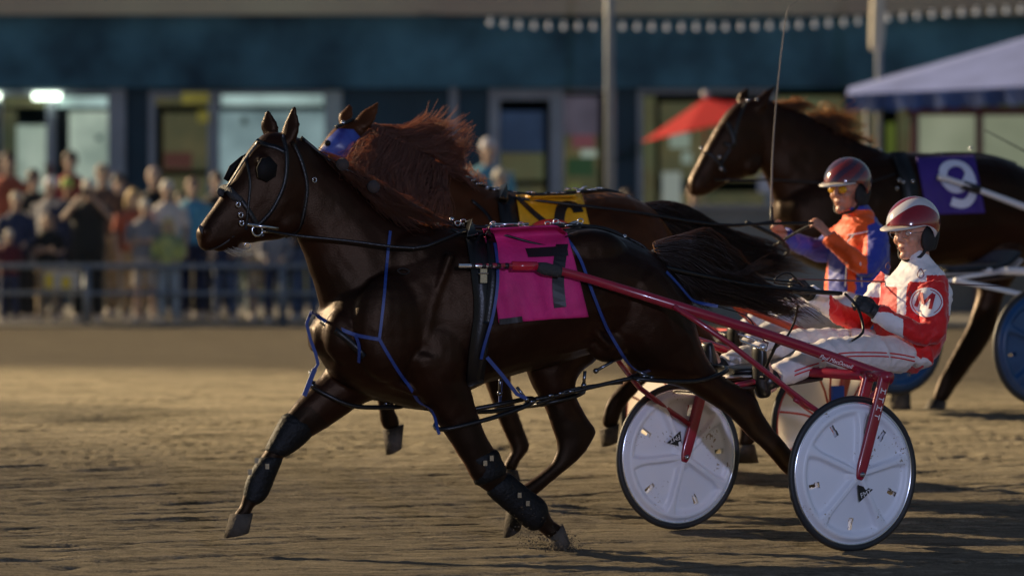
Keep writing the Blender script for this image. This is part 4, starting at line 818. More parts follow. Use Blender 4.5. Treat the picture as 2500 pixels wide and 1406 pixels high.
hair(m, [g7([(1000, 505, .02), (1010, 535, .07), (1035, 548, .09), (1080, 552, .08)]), g7([(940, 470, .02), (950, 505, .08), (985, 530, .10), (1030, 545, .09)]), g7([(870, 432, .02), (885, 470, .08), (915, 500, .10), (950, 515, .10)])], 350, r0=.0018, spread=.030, lspread=.03, seed=48, wave=.02, clump=.8)
m.build('mane', mat('hair_brown', (0.07, 0.034, 0.020), 0.5, transl=0.5, tcol=(0.60, 0.30, 0.15)), h7)
m = MB(); hair(m, [g7([(545, 612, 0), (560, 622, 0), (585, 628, 0), (612, 622, 0)]), g7([(570, 605, .02), (594, 616, .02), (612, 616, .02), (638, 610, .02)])], 34, r0=.0010, r1=.0003, spread=.013, lspread=.02, seed=9, wave=.002); m.build('whiskers', HAIRW, h7)
# ================================================================== HORSE 6 (yellow cloth)
F6 = Fr(1500, 23.1, 20)
trunk6 = [((960, 640), (962, 720), .10), ((985, 590), (990, 790), .165), ((1050, 540), (1060, 850), .21), ((1130, 490), (1130, 880), .235), ((1205, 462), (1210, 860), .25), ((1300, 482), (1300, 820), .275), ((1380, 482), (1380, 800), .285), ((1450, 468), (1450, 780), .28), ((1520, 474), (1520, 780), .265), ((1580, 505), (1575, 790), .24), ((1625, 560), (1620, 760), .18), ((1650, 620), (1645, 700), .09)]
neck6 = [((1200, 470), (1010, 760), .15), ((1130, 440), (960, 670), .14), ((1060, 395), (930, 590), .115), ((1000, 352), (905, 530), .095), ((950, 322), (885, 480), .082), ((905, 300), (862, 430), .075)]
head6 = [((905, 300), (905, 370), .062), ((862, 296), (895, 430), .080), ((825, 305), (865, 460), .088), ((795, 340), (840, 480), .08), ((772, 375), (805, 490), .068), ((752, 412), (780, 500), .058), ((732, 445), (762, 512), .054), ((718, 470), (742, 520), .05), ((716, 490), (728, 515), .034)]
nf6 = [((1130, 780), (1230, 780), .10), ((1160, 850), (1235, 850), .08), ((1180, 920), (1245, 915), .062), ((1200, 975), (1250, 965), .05), ((1215, 1015), (1262, 1005), .044), ((1232, 1060), (1280, 1050), .038), ((1248, 1098), (1292, 1090), .040), ((1235, 1125), (1270, 1125), .030), ((1228, 1145), (1256, 1150), .032)]
ff6 = [((900, 700), (1020, 760), .10), ((890, 790), (985, 800), .08), ((890, 860), (960, 865), .062), ((900, 920), (955, 920), .048), ((918, 965), (960, 965), .036), ((926, 1000), (965, 1000), .033), ((930, 1030), (975, 1028), .036), ((938, 1046), (975, 1040), .033)]
fh6 = [((1480, 700), (1620, 720), .12), ((1500, 790), (1620, 790), .10), ((1520, 860), (1600, 860), .07), ((1535, 910), (1600, 905), .052), ((1505, 950), (1560, 950), .040), ((1480, 985), (1525, 990), .034), ((1470, 1020), (1512, 1025), .036), ((1472, 1040), (1510, 1036), .033)]
nh6 = [((1600, 620), (1500, 700), .13), ((1650, 700), (1560, 780), .12), ((1720, 800), (1640, 850), .09), ((1780, 870), (1725, 915), .06), ((1832, 920), (1785, 965), .048), ((1845, 985), (1805, 1000), .036), ((1840, 1040), (1806, 1040), .032), ((1846, 1070), (1802, 1068), .036), ((1835, 1085), (1800, 1085), .032)]
h6, b6, bvh6, me6 = make_horse(F6, Vector((F6(1300, 900).x, F6(1300, 900).y, gz(23.1))), 'chestnut horse with wild auburn mane and yellow cloth behind the pink-clothed horse', trunk6, neck6, head6,
    [(nf6, .13), (ff6, -.12), (fh6, -.13), (nh6, .13)],
    [((880, 308), (898, 285), (924, 252), .05, .050), ((838, 303), (846, 280), (856, 256), -.06, .042)],
    [((1226, 1144), (1262, 1146), (1222, 1172), (1268, 1170), .13), ((936, 1050), (984, 1036), (945, 1110), (978, 1090), -.12), ((1464, 1050), (1510, 1034), (1472, 1090), (1504, 1076), -.13), ((1798, 1086), (1840, 1084), (1790, 1130), (1850, 1128), .13)],
    BAY2, PNT, lambda B, fr: [B.ell(fr(x, y, l), (fr.h * a, fr.n * c, Vector((0, 0, b_)))) for x, y, l, a, b_, c in ((1100, 700, .15, .2, .24, .08), (1540, 620, .17, .18, .2, .08), (872, 420, .05, .07, .08, .035))], voxel=0.011)
mb = cloth_sheet(F6, bvh6, (1258, 480), (1420, 476), (1290, 690), (1468, 680), seed=2.4, wr=.006)
me_c = mb.mesh(); bc6 = bvh_of(me_c); cl6 = mb.build('saddle_cloth', mat('cloth_yellow', (0.62, 0.30, 0.006), 0.5, var=0.15, vscale=9, bump=0.15, bscale=30), h6)
m = MB(); pth = [(1412, 520), (1404, 505), (1380, 500), (1366, 520), (1364, 570), (1372, 610), (1392, 618), (1414, 600), (1412, 572), (1392, 556), (1372, 568)]
strap(m, pth, bc6, F6, .055, .004); m.build('numeral', NUMB, cl6)
m = MB(); strap(m, [(1262, 484), (1300, 520), (1335, 548)], bc6, F6, .03, .006); m.build('numeral', NUMB, cl6)
m = MB(); m.ell(F6(1345, 556, .3), (F6.h * .11, F6.n * .02, Vector((0, 0, .045)))); m.build('red_pad', mat('pad_red', (0.55, 0.02, 0.015), 0.6), h6)
m = MB(); strap(m, [(1228, 464), (1240, 540), (1250, 640)], bvh6, F6, .09, .012, th=.012); strap(m, [(1150, 490), (1200, 540), (1225, 640)], bvh6, F6, .016, .006)
m.tube([F6(x, y, l) for x, y, l in ((900, 305, .03), (960, 340, .04), (1070, 400, .04), (1190, 458, .02), (1260, 474, .02))], .008, seg=6)
m.tube([F6(x, y, l) for x, y, l in ((1190, 460, .02), (1290, 476, .03), (1400, 470, .02), (1480, 465, .01), (1560, 492, 0))], .011, seg=6)
m.tube([F6(x, y, l) for x, y, l in ((1230, 480, .12), (1400, 500, .2), (1560, 520, .2), (1740, 548, .14), (1880, 546, .1), (1985, 545, .1))], .008, seg=6)
m.tube([F6(x, y, l) for x, y, l in ((1200, 470, -.1), (1500, 500, -.1), (1740, 552, -.1), (1890, 540, -.1))], .006, seg=6)
m.tube([F6(x, y, l) for x, y, l in ((820, 312, .05), (845, 300, .04), (862, 292, .02))], .01, seg=6)
m.build('harness', LEATHER, h6)
m = MB()
for k in range(30):
    x = 1150 + k * 11 + random.uniform(-5, 5); y = 462 + (10 if 1230 < x < 1380 else 0) + random.uniform(-4, 4) + (0 if x > 1200 else (1200 - x) * -.35)
    m.tube([F6(x - 7, y, .03), F6(x + 7, y + random.uniform(-4, 4), .03)], .005, seg=5, sub=1)
for x, y in ((1215, 462), (1235, 470), (1412, 468), (1535, 482), (838, 300), (910, 310), (925, 318)): m.sph(F6(x, y, .04), .012, seg=8, rings=6)
m.build('harness_fittings', CHROME, h6)
m = MB(); hb_ = [(768, 368), (790, 330), (822, 306), (862, 318), (892, 352), (886, 400), (858, 398), (820, 388), (790, 384)]
pts = []; 
for px, py in hb_: p, n = cast(px, py, bvh6, F6, .08, .008); pts.append(p)
c, cn = cast(832, 352, bvh6, F6, .09, .016); N = len(pts); v = [c] + pts + [c - cn * .02] + [q_ - cn * .02 for q_ in pts]; f = []
for k in range(N): k2 = (k + 1) % N; f += [(0, 1 + k, 1 + k2), (N + 1, N + 2 + k2, N + 2 + k), (1 + k, N + 2 + k, N + 2 + k2, 1 + k2)]
m.add(v, f); hood = m.build('hood', mat('hood_purple_blue', (0.04, 0.015, 0.22), 0.35, var=0.6, vscale=11, col2=(0.07, 0.12, 0.42)), h6)
m = MB(); m.sph(F6(800, 350, .085), .017); m.build('eyes', MATS['horse_eye'], h6)
m = MB(); g6 = lambda pts: [F6(x, y, l) for x, y, l in pts]
hair(m, [g6([(905, 305, .0), (890, 330, .08), (868, 358, .12), (842, 378, .14)]), g6([(930, 315, .02), (900, 370, .11), (860, 420, .14), (825, 450, .14)]), g6([(970, 335, .02), (930, 400, .12), (890, 455, .15), (850, 490, .15)]), g6([(1010, 360, .02), (985, 430, .13), (950, 490, .16), (930, 530, .16)]), g6([(1050, 390, .02), (1035, 450, .13), (1015, 510, .16), (1000, 560, .16)]), g6([(1090, 420, .02), (1080, 470, .12), (1060, 520, .15), (1050, 560, .15)])], 1500, r0=.0024, r1=.0005, spread=.050, lspread=.05, seed=11, wave=.045, short=.35, clump=.88)
hair(m, [g6([(920, 312, 0), (955, 318, 0), (990, 318, 0), (1020, 310, 0), (1030, 298, 0)]), g6([(955, 330, 0), (1000, 335, 0), (1045, 330, 0), (1085, 312, 0), (1105, 290, 0)]), g6([(985, 345, 0), (1040, 352, 0), (1090, 350, 0), (1130, 335, 0), (1160, 322, 0)]), g6([(1020, 368, 0), (1070, 375, 0), (1110, 380, 0), (1140, 372, 0), (1168, 360, 0)]), g6([(1060, 395, 0), (1095, 405, 0), (1120, 412, 0), (1135, 420, 0), (1145, 430, 0)]), g6([(1110, 425, 0), (1140, 440, 0), (1165, 452, 0), (1190, 462, 0), (1205, 470, 0)])], 1000, r0=.0022, r1=.0005, spread=.050, lspread=.05, seed=12, wave=.045, short=.6, clump=.9)
hair(m, [g6([(960, 330, 0), (1010, 325, .02), (1050, 300, .02), (1040, 290, .02)]), g6([(1010, 350, 0), (1070, 345, .02), (1110, 318, .02), (1152, 318, .02)]), g6([(1040, 370, 0), (1090, 370, .02), (1130, 375, .02), (1175, 362, .02)])], 130, r0=.0022, spread=.03, seed=44, wave=.03, short=.3, clump=.9)
m.build('mane', HAIRR, h6)
core = MB(); core.loft([(F6(1540, 560, -.02), Vector((0, 0, .03)), F6.n * .03), (F6(1580, 520, 0), Vector((0, 0, .04)), F6.n * .05), (F6(1650, 540, 0), Vector((0, 0, .085)), F6.n * .06), (F6(1730, 580, 0), Vector((0, 0, .10)), F6.n * .06), (F6(1820, 610, 0), Vector((0, 0, .06)), F6.n * .04), (F6(1890, 630, 0), Vector((0, 0, .03)), F6.n * .02)], seg=16); core.build('tail', HAIRB, h6)
m = MB(); hair(m, [g6([(1570, 500, 0), (1620, 495, .02), (1680, 508, .03), (1740, 545, .03), (1820, 580, .03), (1900, 600, .03), (1980, 615, .03)]), g6([(1574, 512, .03), (1630, 530, .05), (1700, 565, .05), (1770, 600, .05), (1840, 625, .05), (1910, 640, .05), (1990, 650, .05)]), g6([(1578, 525, .03), (1630, 560, .05), (1690, 605, .05), (1750, 635, .05), (1810, 655, .05), (1880, 670, .05), (1950, 690, .05)])], 1300, r0=.0030, r1=.0007, spread=.022, lspread=.03, seed=14, short=.35, wave=.015)
m.build('tail_hair', HAIRB, h6)
# ================================================================== HORSE 9 (purple cloth)
F9 = Fr(2300, 28.0, 20)
trunk9 = [((1905, 480), (1908, 560), .10), ((1930, 450), (1935, 620), .165), ((1990, 415), (2000, 660), .21), ((2080, 385), (2085, 680), .235), ((2170, 372), (2170, 685), .25), ((2260, 374), (2260, 668), .275), ((2340, 376), (2340, 655), .285), ((2410, 378), (2410, 645), .28), ((2480, 402), (2470, 650), .27), ((2540, 440), (2530, 650), .24), ((2580, 490), (2575, 610), .15)]
neck9 = [((2170, 376), (1960, 600), .15), ((2090, 345), (1918, 555), .135), ((2010, 300), (1890, 490), .112), ((1945, 268), (1866, 430), .092), ((1895, 248), (1848, 400), .08), ((1860, 242), (1830, 370), .074)]
head9 = [((1870, 245), (1872, 320), .06), ((1822, 242), (1862, 390), .078), ((1780, 268), (1835, 424), .088), ((1748, 310), (1806, 438), .08), ((1725, 352), (1778, 446), .066), ((1705, 392), (1755, 458), .058), ((1688, 425), (1736, 470), .055), ((1680, 445), (1718, 478), .05), ((1682, 464), (1700, 480), .034)]
nh9 = [((2400, 600), (2510, 610), .12), ((2385, 660), (2480, 670), .10), ((2388, 715), (2448, 730), .07), ((2372, 765), (2432, 790), .052), ((2352, 815), (2408, 842), .044), ((2325, 865), (2372, 895), .035), ((2298, 915), (2338, 942), .031), ((2284, 950), (2322, 965), .036), ((2278, 972), (2308, 984), .032)]
fl9 = [((2130, 620), (2240, 640), .10), ((2150, 700), (2225, 710), .07), ((2160, 780), (2215, 790), .05), ((2175, 850), (2215, 850), .036), ((2180, 920), (2220, 920), .036), ((2185, 950), (2215, 950), .032)]
fm9 = [((2040, 620), (2150, 640), .10), ((2030, 690), (2110, 700), .07), ((2010, 760), (2065, 770), .05), ((2030, 820), (2075, 830), .036), ((2050, 870), (2090, 870), .036), ((2060, 890), (2092, 888), .032)]
fh9 = [((2480, 600), (2600, 620), .12), ((2530, 680), (2610, 690), .09), ((2580, 760), (2640, 760), .055), ((2620, 840), (2665, 840), .04), ((2650, 920), (2685, 920), .036)]
h9, b9, bvh9, me9 = make_horse(F9, Vector((F9(2300, 900).x, F9(2300, 900).y, gz(28.0))), 'dark bay horse with arched neck and purple cloth at the far right', trunk9, neck9, head9,
    [(nh9, .13), (fl9, .13), (fm9, -.13), (fh9, -.13)],
    [((1846, 265), (1866, 240), (1894, 208), .05, .044), ((1808, 253), (1817, 232), (1828, 214), -.05, .042)],
    [((2272, 972), (2310, 982), (2250, 1012), (2300, 1014), .13), ((2182, 948), (2220, 948), (2172, 1000), (2222, 1000), .13), ((2056, 888), (2096, 886), (2050, 930), (2094, 926), -.13), ((2650, 918), (2688, 918), (2640, 970), (2692, 970), -.13)],
    BAY, PNT, lambda B, fr: [B.ell(fr(x, y, l), (fr.h * a, fr.n * c, Vector((0, 0, b_)))) for x, y, l, a, b_, c in ((2080, 560, .15, .2, .24, .08), (2480, 520, .17, .18, .2, .08), (1832, 400, .05, .075, .08, .036))], voxel=0.012)
mb = cloth_sheet(F9, bvh9, (2236, 388), (2378, 382), (2262, 524), (2402, 520), seed=3.1, wr=.006)
me_c = mb.mesh(); bc9 = bvh_of(me_c); cl9 = mb.build('saddle_cloth', mat('cloth_purple', (0.035, 0.012, 0.17), 0.7, var=0.15, vscale=9, bump=0.15, bscale=30), h9)
m = MB(); strap(m, [(2366, 424), (2352, 458), (2325, 462), (2303, 440), (2303, 412), (2324, 400), (2350, 404), (2366, 424), (2374, 452), (2372, 482), (2352, 500), (2322, 492)], bc9, F9, .055, .004); m.build('numeral', mat('numeral_white', (0.62, 0.64, 0.75), 0.5), cl9)
m = MB(); strap(m, [(2190, 380), (2215, 440), (2225, 520)], bvh9, F9, .1, .014, th=.014); m.tube([F9(x, y, l) for x, y, l in ((1872, 252, .03), (1960, 292, .04), (2080, 345, .03), (2200, 385, .02), (2290, 376, .02), (2400, 378, .02), (2480, 400, 0))], .010, seg=6)
m.tube([F9(x, y, l) for x, y, l in ((1745, 440, .08), (1900, 440, .16), (2090, 450, .24), (2200, 420, .2))], .007, seg=6)
strap(m, [(1820, 252), (1800, 300), (1790, 350), (1760, 400)], bvh9, F9, .018, .004, l=.08); strap(m, [(1710, 368), (1740, 380), (1770, 420)], bvh9, F9, .02, .004, l=.08); strap(m, [(1775, 300), (1790, 335), (1790, 360), (1765, 350)], bvh9, F9, .03, .008, l=.08)
m.build('harness', LEATHER, h9)
m = MB()
for x, y in ((1712, 362), (1825, 246), (1848, 244), (1756, 384), (1760, 412), (1775, 440), (2130, 375), (2150, 368), (2240, 386), (2300, 378), (2345, 384), (2370, 362), (2195, 440), (2205, 445), (2190, 460), (2228, 442)): m.sph(F9(x, y, .08 if x < 1800 else (.05 if y < 400 else .29)), .011, seg=8, rings=6)
m.build('harness_fittings', CHROME, h9)
m = MB(); g9 = lambda pts: [F9(x, y, l) for x, y, l in pts]
hair(m, [g9([(1880, 250, 0), (1905, 245, 0), (1930, 240, 0), (1950, 225, 0)]), g9([(1920, 262, 0), (1960, 258, 0), (2000, 256, 0), (2040, 250, 0)]), g9([(1960, 280, 0), (2000, 282, 0), (2040, 284, 0), (2075, 278, 0)]), g9([(2010, 305, 0), (2040, 312, 0), (2070, 322, 0), (2100, 328, 0)]), g9([(2080, 345, 0), (2110, 350, 0), (2140, 360, 0), (2170, 372, 0)])], 800, r0=.0026, r1=.0007, spread=.075, lspread=.04, seed=21, wave=.06, short=.7, clump=.92)
m.build('mane', HAIRG, h9)
m = MB(); core = m.loft([(F9(2580, 460, 0), Vector((0, 0, .05)), F9.n * .05), (F9(2640, 500, 0), Vector((0, 0, .08)), F9.n * .05), (F9(2720, 600, 0), Vector((0, 0, .09)), F9.n * .04)], seg=14); m.build('tail', HAIRB, h9)
# white shaft ends of horse 9's sulky come with that sulky below
# ================================================================== SULKIES
RW = .355
def make_sulky(O, th, label, paint, disc_m, disc_back, rim_m, shafts, braces, style='rib', text=True, seat_m=None):
    """O: ground point under the axle middle; local axes h forward, n to the near side"""
    t = thing('sulky', O, label, 'sulky'); tt = R(th); h = Vector((-math.cos(tt), -math.sin(tt), 0)); n = Vector((math.sin(tt), -math.cos(tt), 0)); U = Vector((0, 0, 1))
    W = lambda f, l, z: O + h * f + n * l + U * z
    TY = mat('tyre_rubber', (0.012, 0.012, 0.014), 0.55, bump=0.1, bscale=80); HT = .7285
    def torus(mb, c, R0, r, sq=1.0, seg=72, ss=10):
        v = []; f = []
        for i in range(seg):
            a = 2 * math.pi * i / seg; d = h * math.cos(a) + U * math.sin(a)
            for k in range(ss): b = 2 * math.pi * k / ss; v.append(c + d * (R0 + r * math.cos(b)) + n * (r * sq * math.sin(b)))
        for i in range(seg):
            for k in range(ss): i2 = (i + 1) % seg; k2 = (k + 1) % ss; f.append((i * ss + k, i2 * ss + k, i2 * ss + k2, i * ss + k2))
        mb.add(v, f)
    def disc(mb, c, side, ph):
        NR, NA = 34, 300; Rd = .318; v = []; f = []
        for i in range(NR + 1):
            r = .012 + (Rd - .012) * i / NR
            for k in range(NA):
                a = 2 * math.pi * k / NA; hh = .030 * (1 - (r / Rd) ** 1.3)
                if style == 'rib':
                    da = (a - ph + math.pi / 5) % (2 * math.pi / 5) - math.pi / 5; dist = abs(r * math.sin(da)); wd = .016 + .030 * max(0, (r - .20) / .1) ** 2
                    rib = 1 / (1 + (dist / wd) ** 6); ring = 1 / (1 + math.exp(-(r - .272) / .004)); edge = 1 / (1 + math.exp((r - .305) / .003)); hub = math.exp(-(r / .05) ** 4)
                    hh += .027 * max(rib * edge, ring * edge, hub) 
                v.append(c + h * (r * math.cos(a)) * 1 + U * (r * math.sin(a)) + n * side * hh)
        for i in range(NR):
            r = .012 + (Rd - .012) * (i + .5) / NR
            for k in range(NA):
                a = 2 * math.pi * (k + .5) / NA; da = (a - ph) % (2 * math.pi / 5) - math.pi / 5
                if style == 'rib' and .198 < r < .252 and abs(da * r) < .0118: continue
                k2 = (k + 1) % NA; q = (i * NA + k, i * NA + k2, (i + 1) * NA + k2, (i + 1) * NA + k); f.append(q if side < 0 else q[::-1])
        mb.add(v, f)
    for s_, ph in ((1, .42), (-1, 1.18)):
        c = W(0, HT * s_, RW); wh = MB(); torus(wh, c, RW - .015, .0155, 0.95); wheel = wh.build('wheel', TY, t)
        m = MB(); torus(m, c, RW - .0325, .007, 1.6); m.build('rim', rim_m, wheel)
        m = MB(); disc(m, c + n * .005, 1, ph); disc(m, c - n * .005, -1, ph); m.build('wheel_disc', disc_m, wheel)
        if style == 'spoke':
            m = MB()
            for k in range(6):
                a = k * math.pi / 3 + ph
                for da in (-.09, .09):
                    d = h * math.cos(a + da) + U * math.sin(a + da); d0 = h * math.cos(a) + U * math.sin(a); m.tube([c + d0 * .03 + n * .035, c + d * .18 + n * .026, c + (h * math.cos(a + da * 2) + U * math.sin(a + da * 2)) * .315 + n * .010], .006, seg=6, sub=2)
            m.build('spokes', paint, wheel)
        m = MB(); m.tube([c - n * .052, c + n * .052], .024, seg=14, sub=1); m.build('hub', mat('hub_metal', (0.5, 0.5, 0.52), 0.3, metal=.8), wheel)
        # fork either side of the wheel
        top = W(-.135, HT * s_, .795); m = MB()
        for o_ in (-.062, .062):
            a = c + n * o_; b_ = top + n * o_; d = (b_ - a).normalized(); sdv = d.cross(n).normalized()
            m.loft([(a - d * .022, sdv * .016, n * .008), (a + d * .01, sdv * .026, n * .010), (a + d * .10, sdv * .029, n * .013), (b_ - d * .05, sdv * .029, n * .016), (b_, sdv * .030, n * .018)], seg=14, sub=2, e=3)
        fk = m.build('fork', paint, t); 
        m = MB()
        for o_ in (-.078, .078): m.tube([c + n * (o_ - .003), c + n * (o_ + .003)], .012, seg=10, sub=1); m.sph(c + n * o_ * 1.03, .008, seg=8, rings=6)
        m.build('axle_bolt', CHROME, fk)
        m = MB(); m.tube([top - n * .10, top + n * .10], .026, seg=12, sub=1); m.build('fork_crown', paint, t)
        if text and s_ > 0:
            q = MB(); dvec = (top - c).normalized(); base_ = c + n * .079 + dvec * .26
            wht = mat('decal_white', (0.75, 0.72, 0.72), 0.5); sdv = dvec.cross(n).normalized()
            for k, (a_, b_) in enumerate(((0, .03), (.04, .07), (.08, .11), (.12, .15))):
                q.obox(base_ + dvec * (a_ + .015), (dvec * .002, sdv * .014, n * .0008)); q.obox(base_ + dvec * (a_ + .013) + sdv * .012, (dvec * .012, sdv * .002, n * .0008)); 
                if k % 2: q.obox(base_ + dvec * (a_ + .013) - sdv * .012, (dvec * .012, sdv * .002, n * .0008))
            q.build('lettering', wht, fk, False)
        if text:   # small black triangle badge with letters, on the outer disc
            side = 1; a0 = -1.0 if s_ > 0 else 1.92; r0 = .115; ce = c + (h * math.cos(a0) + U * math.sin(a0)) * 0
            bx_ = c + (-h) * (.012 if s_ > 0 else -.012) + U * 0
            if s_ > 0: bc_ = c - h * .03 - U * .085; rot = .30
            else: bc_ = c + h * .055 + U * .085; rot = .30 + math.pi
            bc_ = bc_ + n * (.005 + .050)
            e1 = (-h) * math.cos(rot) + U * math.sin(rot); e2 = (h) * math.sin(rot) + U * math.cos(rot)
            tri = [bc_ - e1 * .042 - e2 * .030, bc_ + e1 * .046 - e2 * .0, bc_ - e1 * .028 + e2 * .048]
            q = MB(); v = tri + [p_ + n * .002 for p_ in tri]; q.add(v, [(0, 1, 2), (5, 4, 3), (0, 3, 4, 1), (1, 4, 5, 2), (2, 5, 3, 0)]); bd = q.build('badge', NUMB, wheel, False)
            cu = bpy.data.curves.new('t', 'FONT'); cu.body = 'FMT'; cu.size = .034; to = bpy.data.objects.new('t', cu); sc.collection.objects.link(to)
            dg = bpy.context.evaluated_depsgraph_get(); me = bpy.data.meshes.new_from_object(to.evaluated_get(dg)); bpy.data.objects.remove(to)
            M = Matrix((( e1.x, e2.x, n.x, 0), (e1.y, e2.y, n.y, 0), (e1.z, e2.z, n.z, 0), (0, 0, 0, 1))); o3 = bc_ - e1 * .030 - e2 * .016 + n * .004; M.translation = o3
            me.transform(M); link('lettering', me, mat('decal_white', (0.75, 0.72, 0.72), 0.5), bd, False)
    # arch / axle tube between the forks, seat rails
    m = MB(); m.tube([W(-.135, -HT - .09, .795), W(-.135, HT + .09, .795)], .024, seg=12, sub=1); m.tube([W(-.22, -.28, .80), W(-.22, .28, .80)], .018, seg=10, sub=1)
    m.tube([W(-.03, -.20, .80), W(-.03, .20, .80)], .016, seg=10, sub=1)
    for l in (-.17, .17): m.tube([W(.27, l * .9, .735), W(.1, l, .765), W(-.24, l, .80)], .014, seg=8)
    m.build('cross_arch', paint, t)
    m = MB(); m.loft([(W(x, 0, z), n * wd, U * .02) for x, z, wd in ((.20, .80, .10), (.10, .805, .15), (-.05, .815, .185), (-.18, .835, .185), (-.26, .875, .17), (-.30, .90, .15))], seg=22, e=2.6); m.build('seat', seat_m or LEATHER, t)
    m = MB(); m.loft([(W(x, 0, z), n * wd, U * .008) for x, z, wd in ((.24, .775, .10), (.0, .785, .19), (-.2, .80, .19), (-.31, .862, .16))], seg=18, e=2.6); m.build('seat_shell', mat('seat_shell_cream', (0.55, 0.48, 0.42), 0.5), t)
    m = MB(); m.loft([(W(.42, 0, .705), n * .13, U * .010), (W(.25, 0, .725), n * .17, U * .012), (W(.0, 0, .74), n * .19, U * .014), (W(-.22, 0, .76), n * .18, U * .012)], seg=18, e=4); m.build('seat_board', mat('board_brown', (.035, .018, .013), .5, var=.4, vscale=9), t)
    for pts, r in shafts: m = MB(); m.tube(pts, r, seg=12, sub=3); m.build('shaft', paint, t)
    if braces:
        m = MB()
        for pts, r in braces: m.tube(pts, r, seg=10, sub=2)
        m.build('brace', paint, t)
    return t, W
REDP = mat('paint_crimson', (0.26, 0.010, 0.030), 0.28, coat=0.5, var=0.15, vscale=12)
DISC = mat('disc_white', (0.66, 0.67, 0.72), 0.42)
def speckle(m):
    nt = m.node_tree; b = nt.nodes['Principled BSDF']; tc = nt.nodes.new('ShaderNodeTexCoord'); n1 = nt.nodes.new('ShaderNodeTexNoise'); n1.inputs['Scale'].default_value = 75; n1.inputs['Detail'].default_value = 2
    n2 = nt.nodes.new('ShaderNodeTexNoise'); n2.inputs['Scale'].default_value = 5; n2.inputs['Detail'].default_value = 3; nt.links.new(tc.outputs['Object'], n1.inputs[0]); nt.links.new(tc.outputs['Object'], n2.inputs[0])
    ml = nt.nodes.new('ShaderNodeMath'); ml.operation = 'MULTIPLY'; nt.links.new(n1.outputs[0], ml.inputs[0]); nt.links.new(n2.outputs[0], ml.inputs[1])
    r = nt.nodes.new('ShaderNodeValToRGB'); r.color_ramp.elements[0].position = .375; r.color_ramp.elements[0].color = (0.70, 0.71, 0.76, 1); r.color_ramp.elements[1].position = .43; r.color_ramp.elements[1].color = (.28, .22, .16, 1)
    nt.links.new(ml.outputs[0], r.inputs[0]); nt.links.new(r.outputs[0], b.inputs['Base Color'])
speckle(DISC)
ALU = mat('rim_aluminium', (0.75, 0.76, 0.80), 0.25, metal=.9)
O7 = Vector((1.18, 20.625, 0)); TH7 = 30.9
F7s = Fr(1250 + O7.x / O7.y * FPX, O7.y, TH7)
near_shaft = [F7s(2175, 925, .60), F7s(2080, 890, .57), F7s(1900, 826, .50), F7s(1700, 762, .42)] + [F7(1520, 706, .36), F7(1400, 670, .35), F7(1320, 652, .345), F7(1240, 648, .34), F7(1125, 649, .34)]
far_shaft = [F7s(1880, 900, -.60), F7s(1760, 850, -.55), F7(1480, 760, -.40), F7(1300, 690, -.36), F7(1100, 655, -.34)]
br = [([F7s(1645, 748, .42), F7s(1780, 838, .56), F7s(1960, 978, .62), F7s(2108, 1082, .665)], .013), ([F7s(1940, 975, .62), F7s(1990, 1000, .56), F7s(2080, 1000, .40), F7s(2160, 935, .30)], .010),
      ([F7(1490, 850, -.36), F7s(1560, 945, -.70), F7s(1682, 1035, -.665)], .013), ([F7(1490, 850, -.36), F7(1440, 760, -.37)], .013)]
sk7, W7 = make_sulky(O7, TH7, 'crimson racing sulky with white disc wheels pulled by the nearest horse', REDP, DISC, DISC, ALU, [(near_shaft, [.030, .027, .025, .024, .022, .020, .018, .011, .008]), (far_shaft, .02)], br)
m = MB(); m.tube([F7(1250, 649, .342), F7(1310, 650, .347)], .0215, seg=12, sub=1); m.build('shaft_sleeve', mat('sleeve_red', (0.45, 0.01, 0.03), 0.2, coat=.6), sk7)
m = MB(); m.tube([F7(1312, 651, .35), F7(1330, 656, .35), F7(1368, 664, .35)], [.020, .030, .026], seg=12, sub=3); m.build('shaft_tape', mat('tape_grey', (0.03, 0.03, 0.03), 0.9, bump=.6, bscale=60), sk7)
m = MB()
for x in (1150, 1176, 1192, 1212, 1232): m.tube([F7(x, 649, .34), F7(x + 9, 649, .34)], .0135, seg=10, sub=1)
m.build('shaft_ring', NUMB, sk7)
m = MB(); m.tube([F7(1120, 649, .34), F7(1232, 649, .34)], .0095, seg=10, sub=1); m.build('shaft_tip', ALU, sk7)
m = MB(); c = F7s(1845, 842, .50)
a_ = [F7s(1800, 815, .50), F7s(1808, 832, .50), F7s(1870, 856, .50), F7s(1875, 838, .50)]; m.tube(a_, .006, seg=6, sub=1, closed=True); m.sph(F7s(1862, 848, .51), .016, seg=10, rings=8); m.build('quick_hitch', ALU, sk7)
def shaft_text():
    cu = bpy.data.curves.new('t', 'FONT'); cu.body = 'Paul MacDonell'; cu.size = .028; cu.shear = .5; to = bpy.data.objects.new('t', cu); sc.collection.objects.link(to)
    dg = bpy.context.evaluated_depsgraph_get(); me = bpy.data.meshes.new_from_object(to.evaluated_get(dg)); bpy.data.objects.remove(to)
    a = F7s(1992, 868, .56); b = F7s(2100, 905, .59); e1 = (b - a).normalized(); n = F7s.n.copy(); n = (n - e1 * n.dot(e1)).normalized(); e2 = n.cross(e1)
    M = Matrix(((e1.x, e2.x, n.x, 0), (e1.y, e2.y, n.y, 0), (e1.z, e2.z, n.z, 0), (0, 0, 0, 1))); M.translation = a + n * .034 - e2 * .010; me.transform(M)
    link('lettering', me, MATS['decal_white'], sk7, False)
shaft_text()
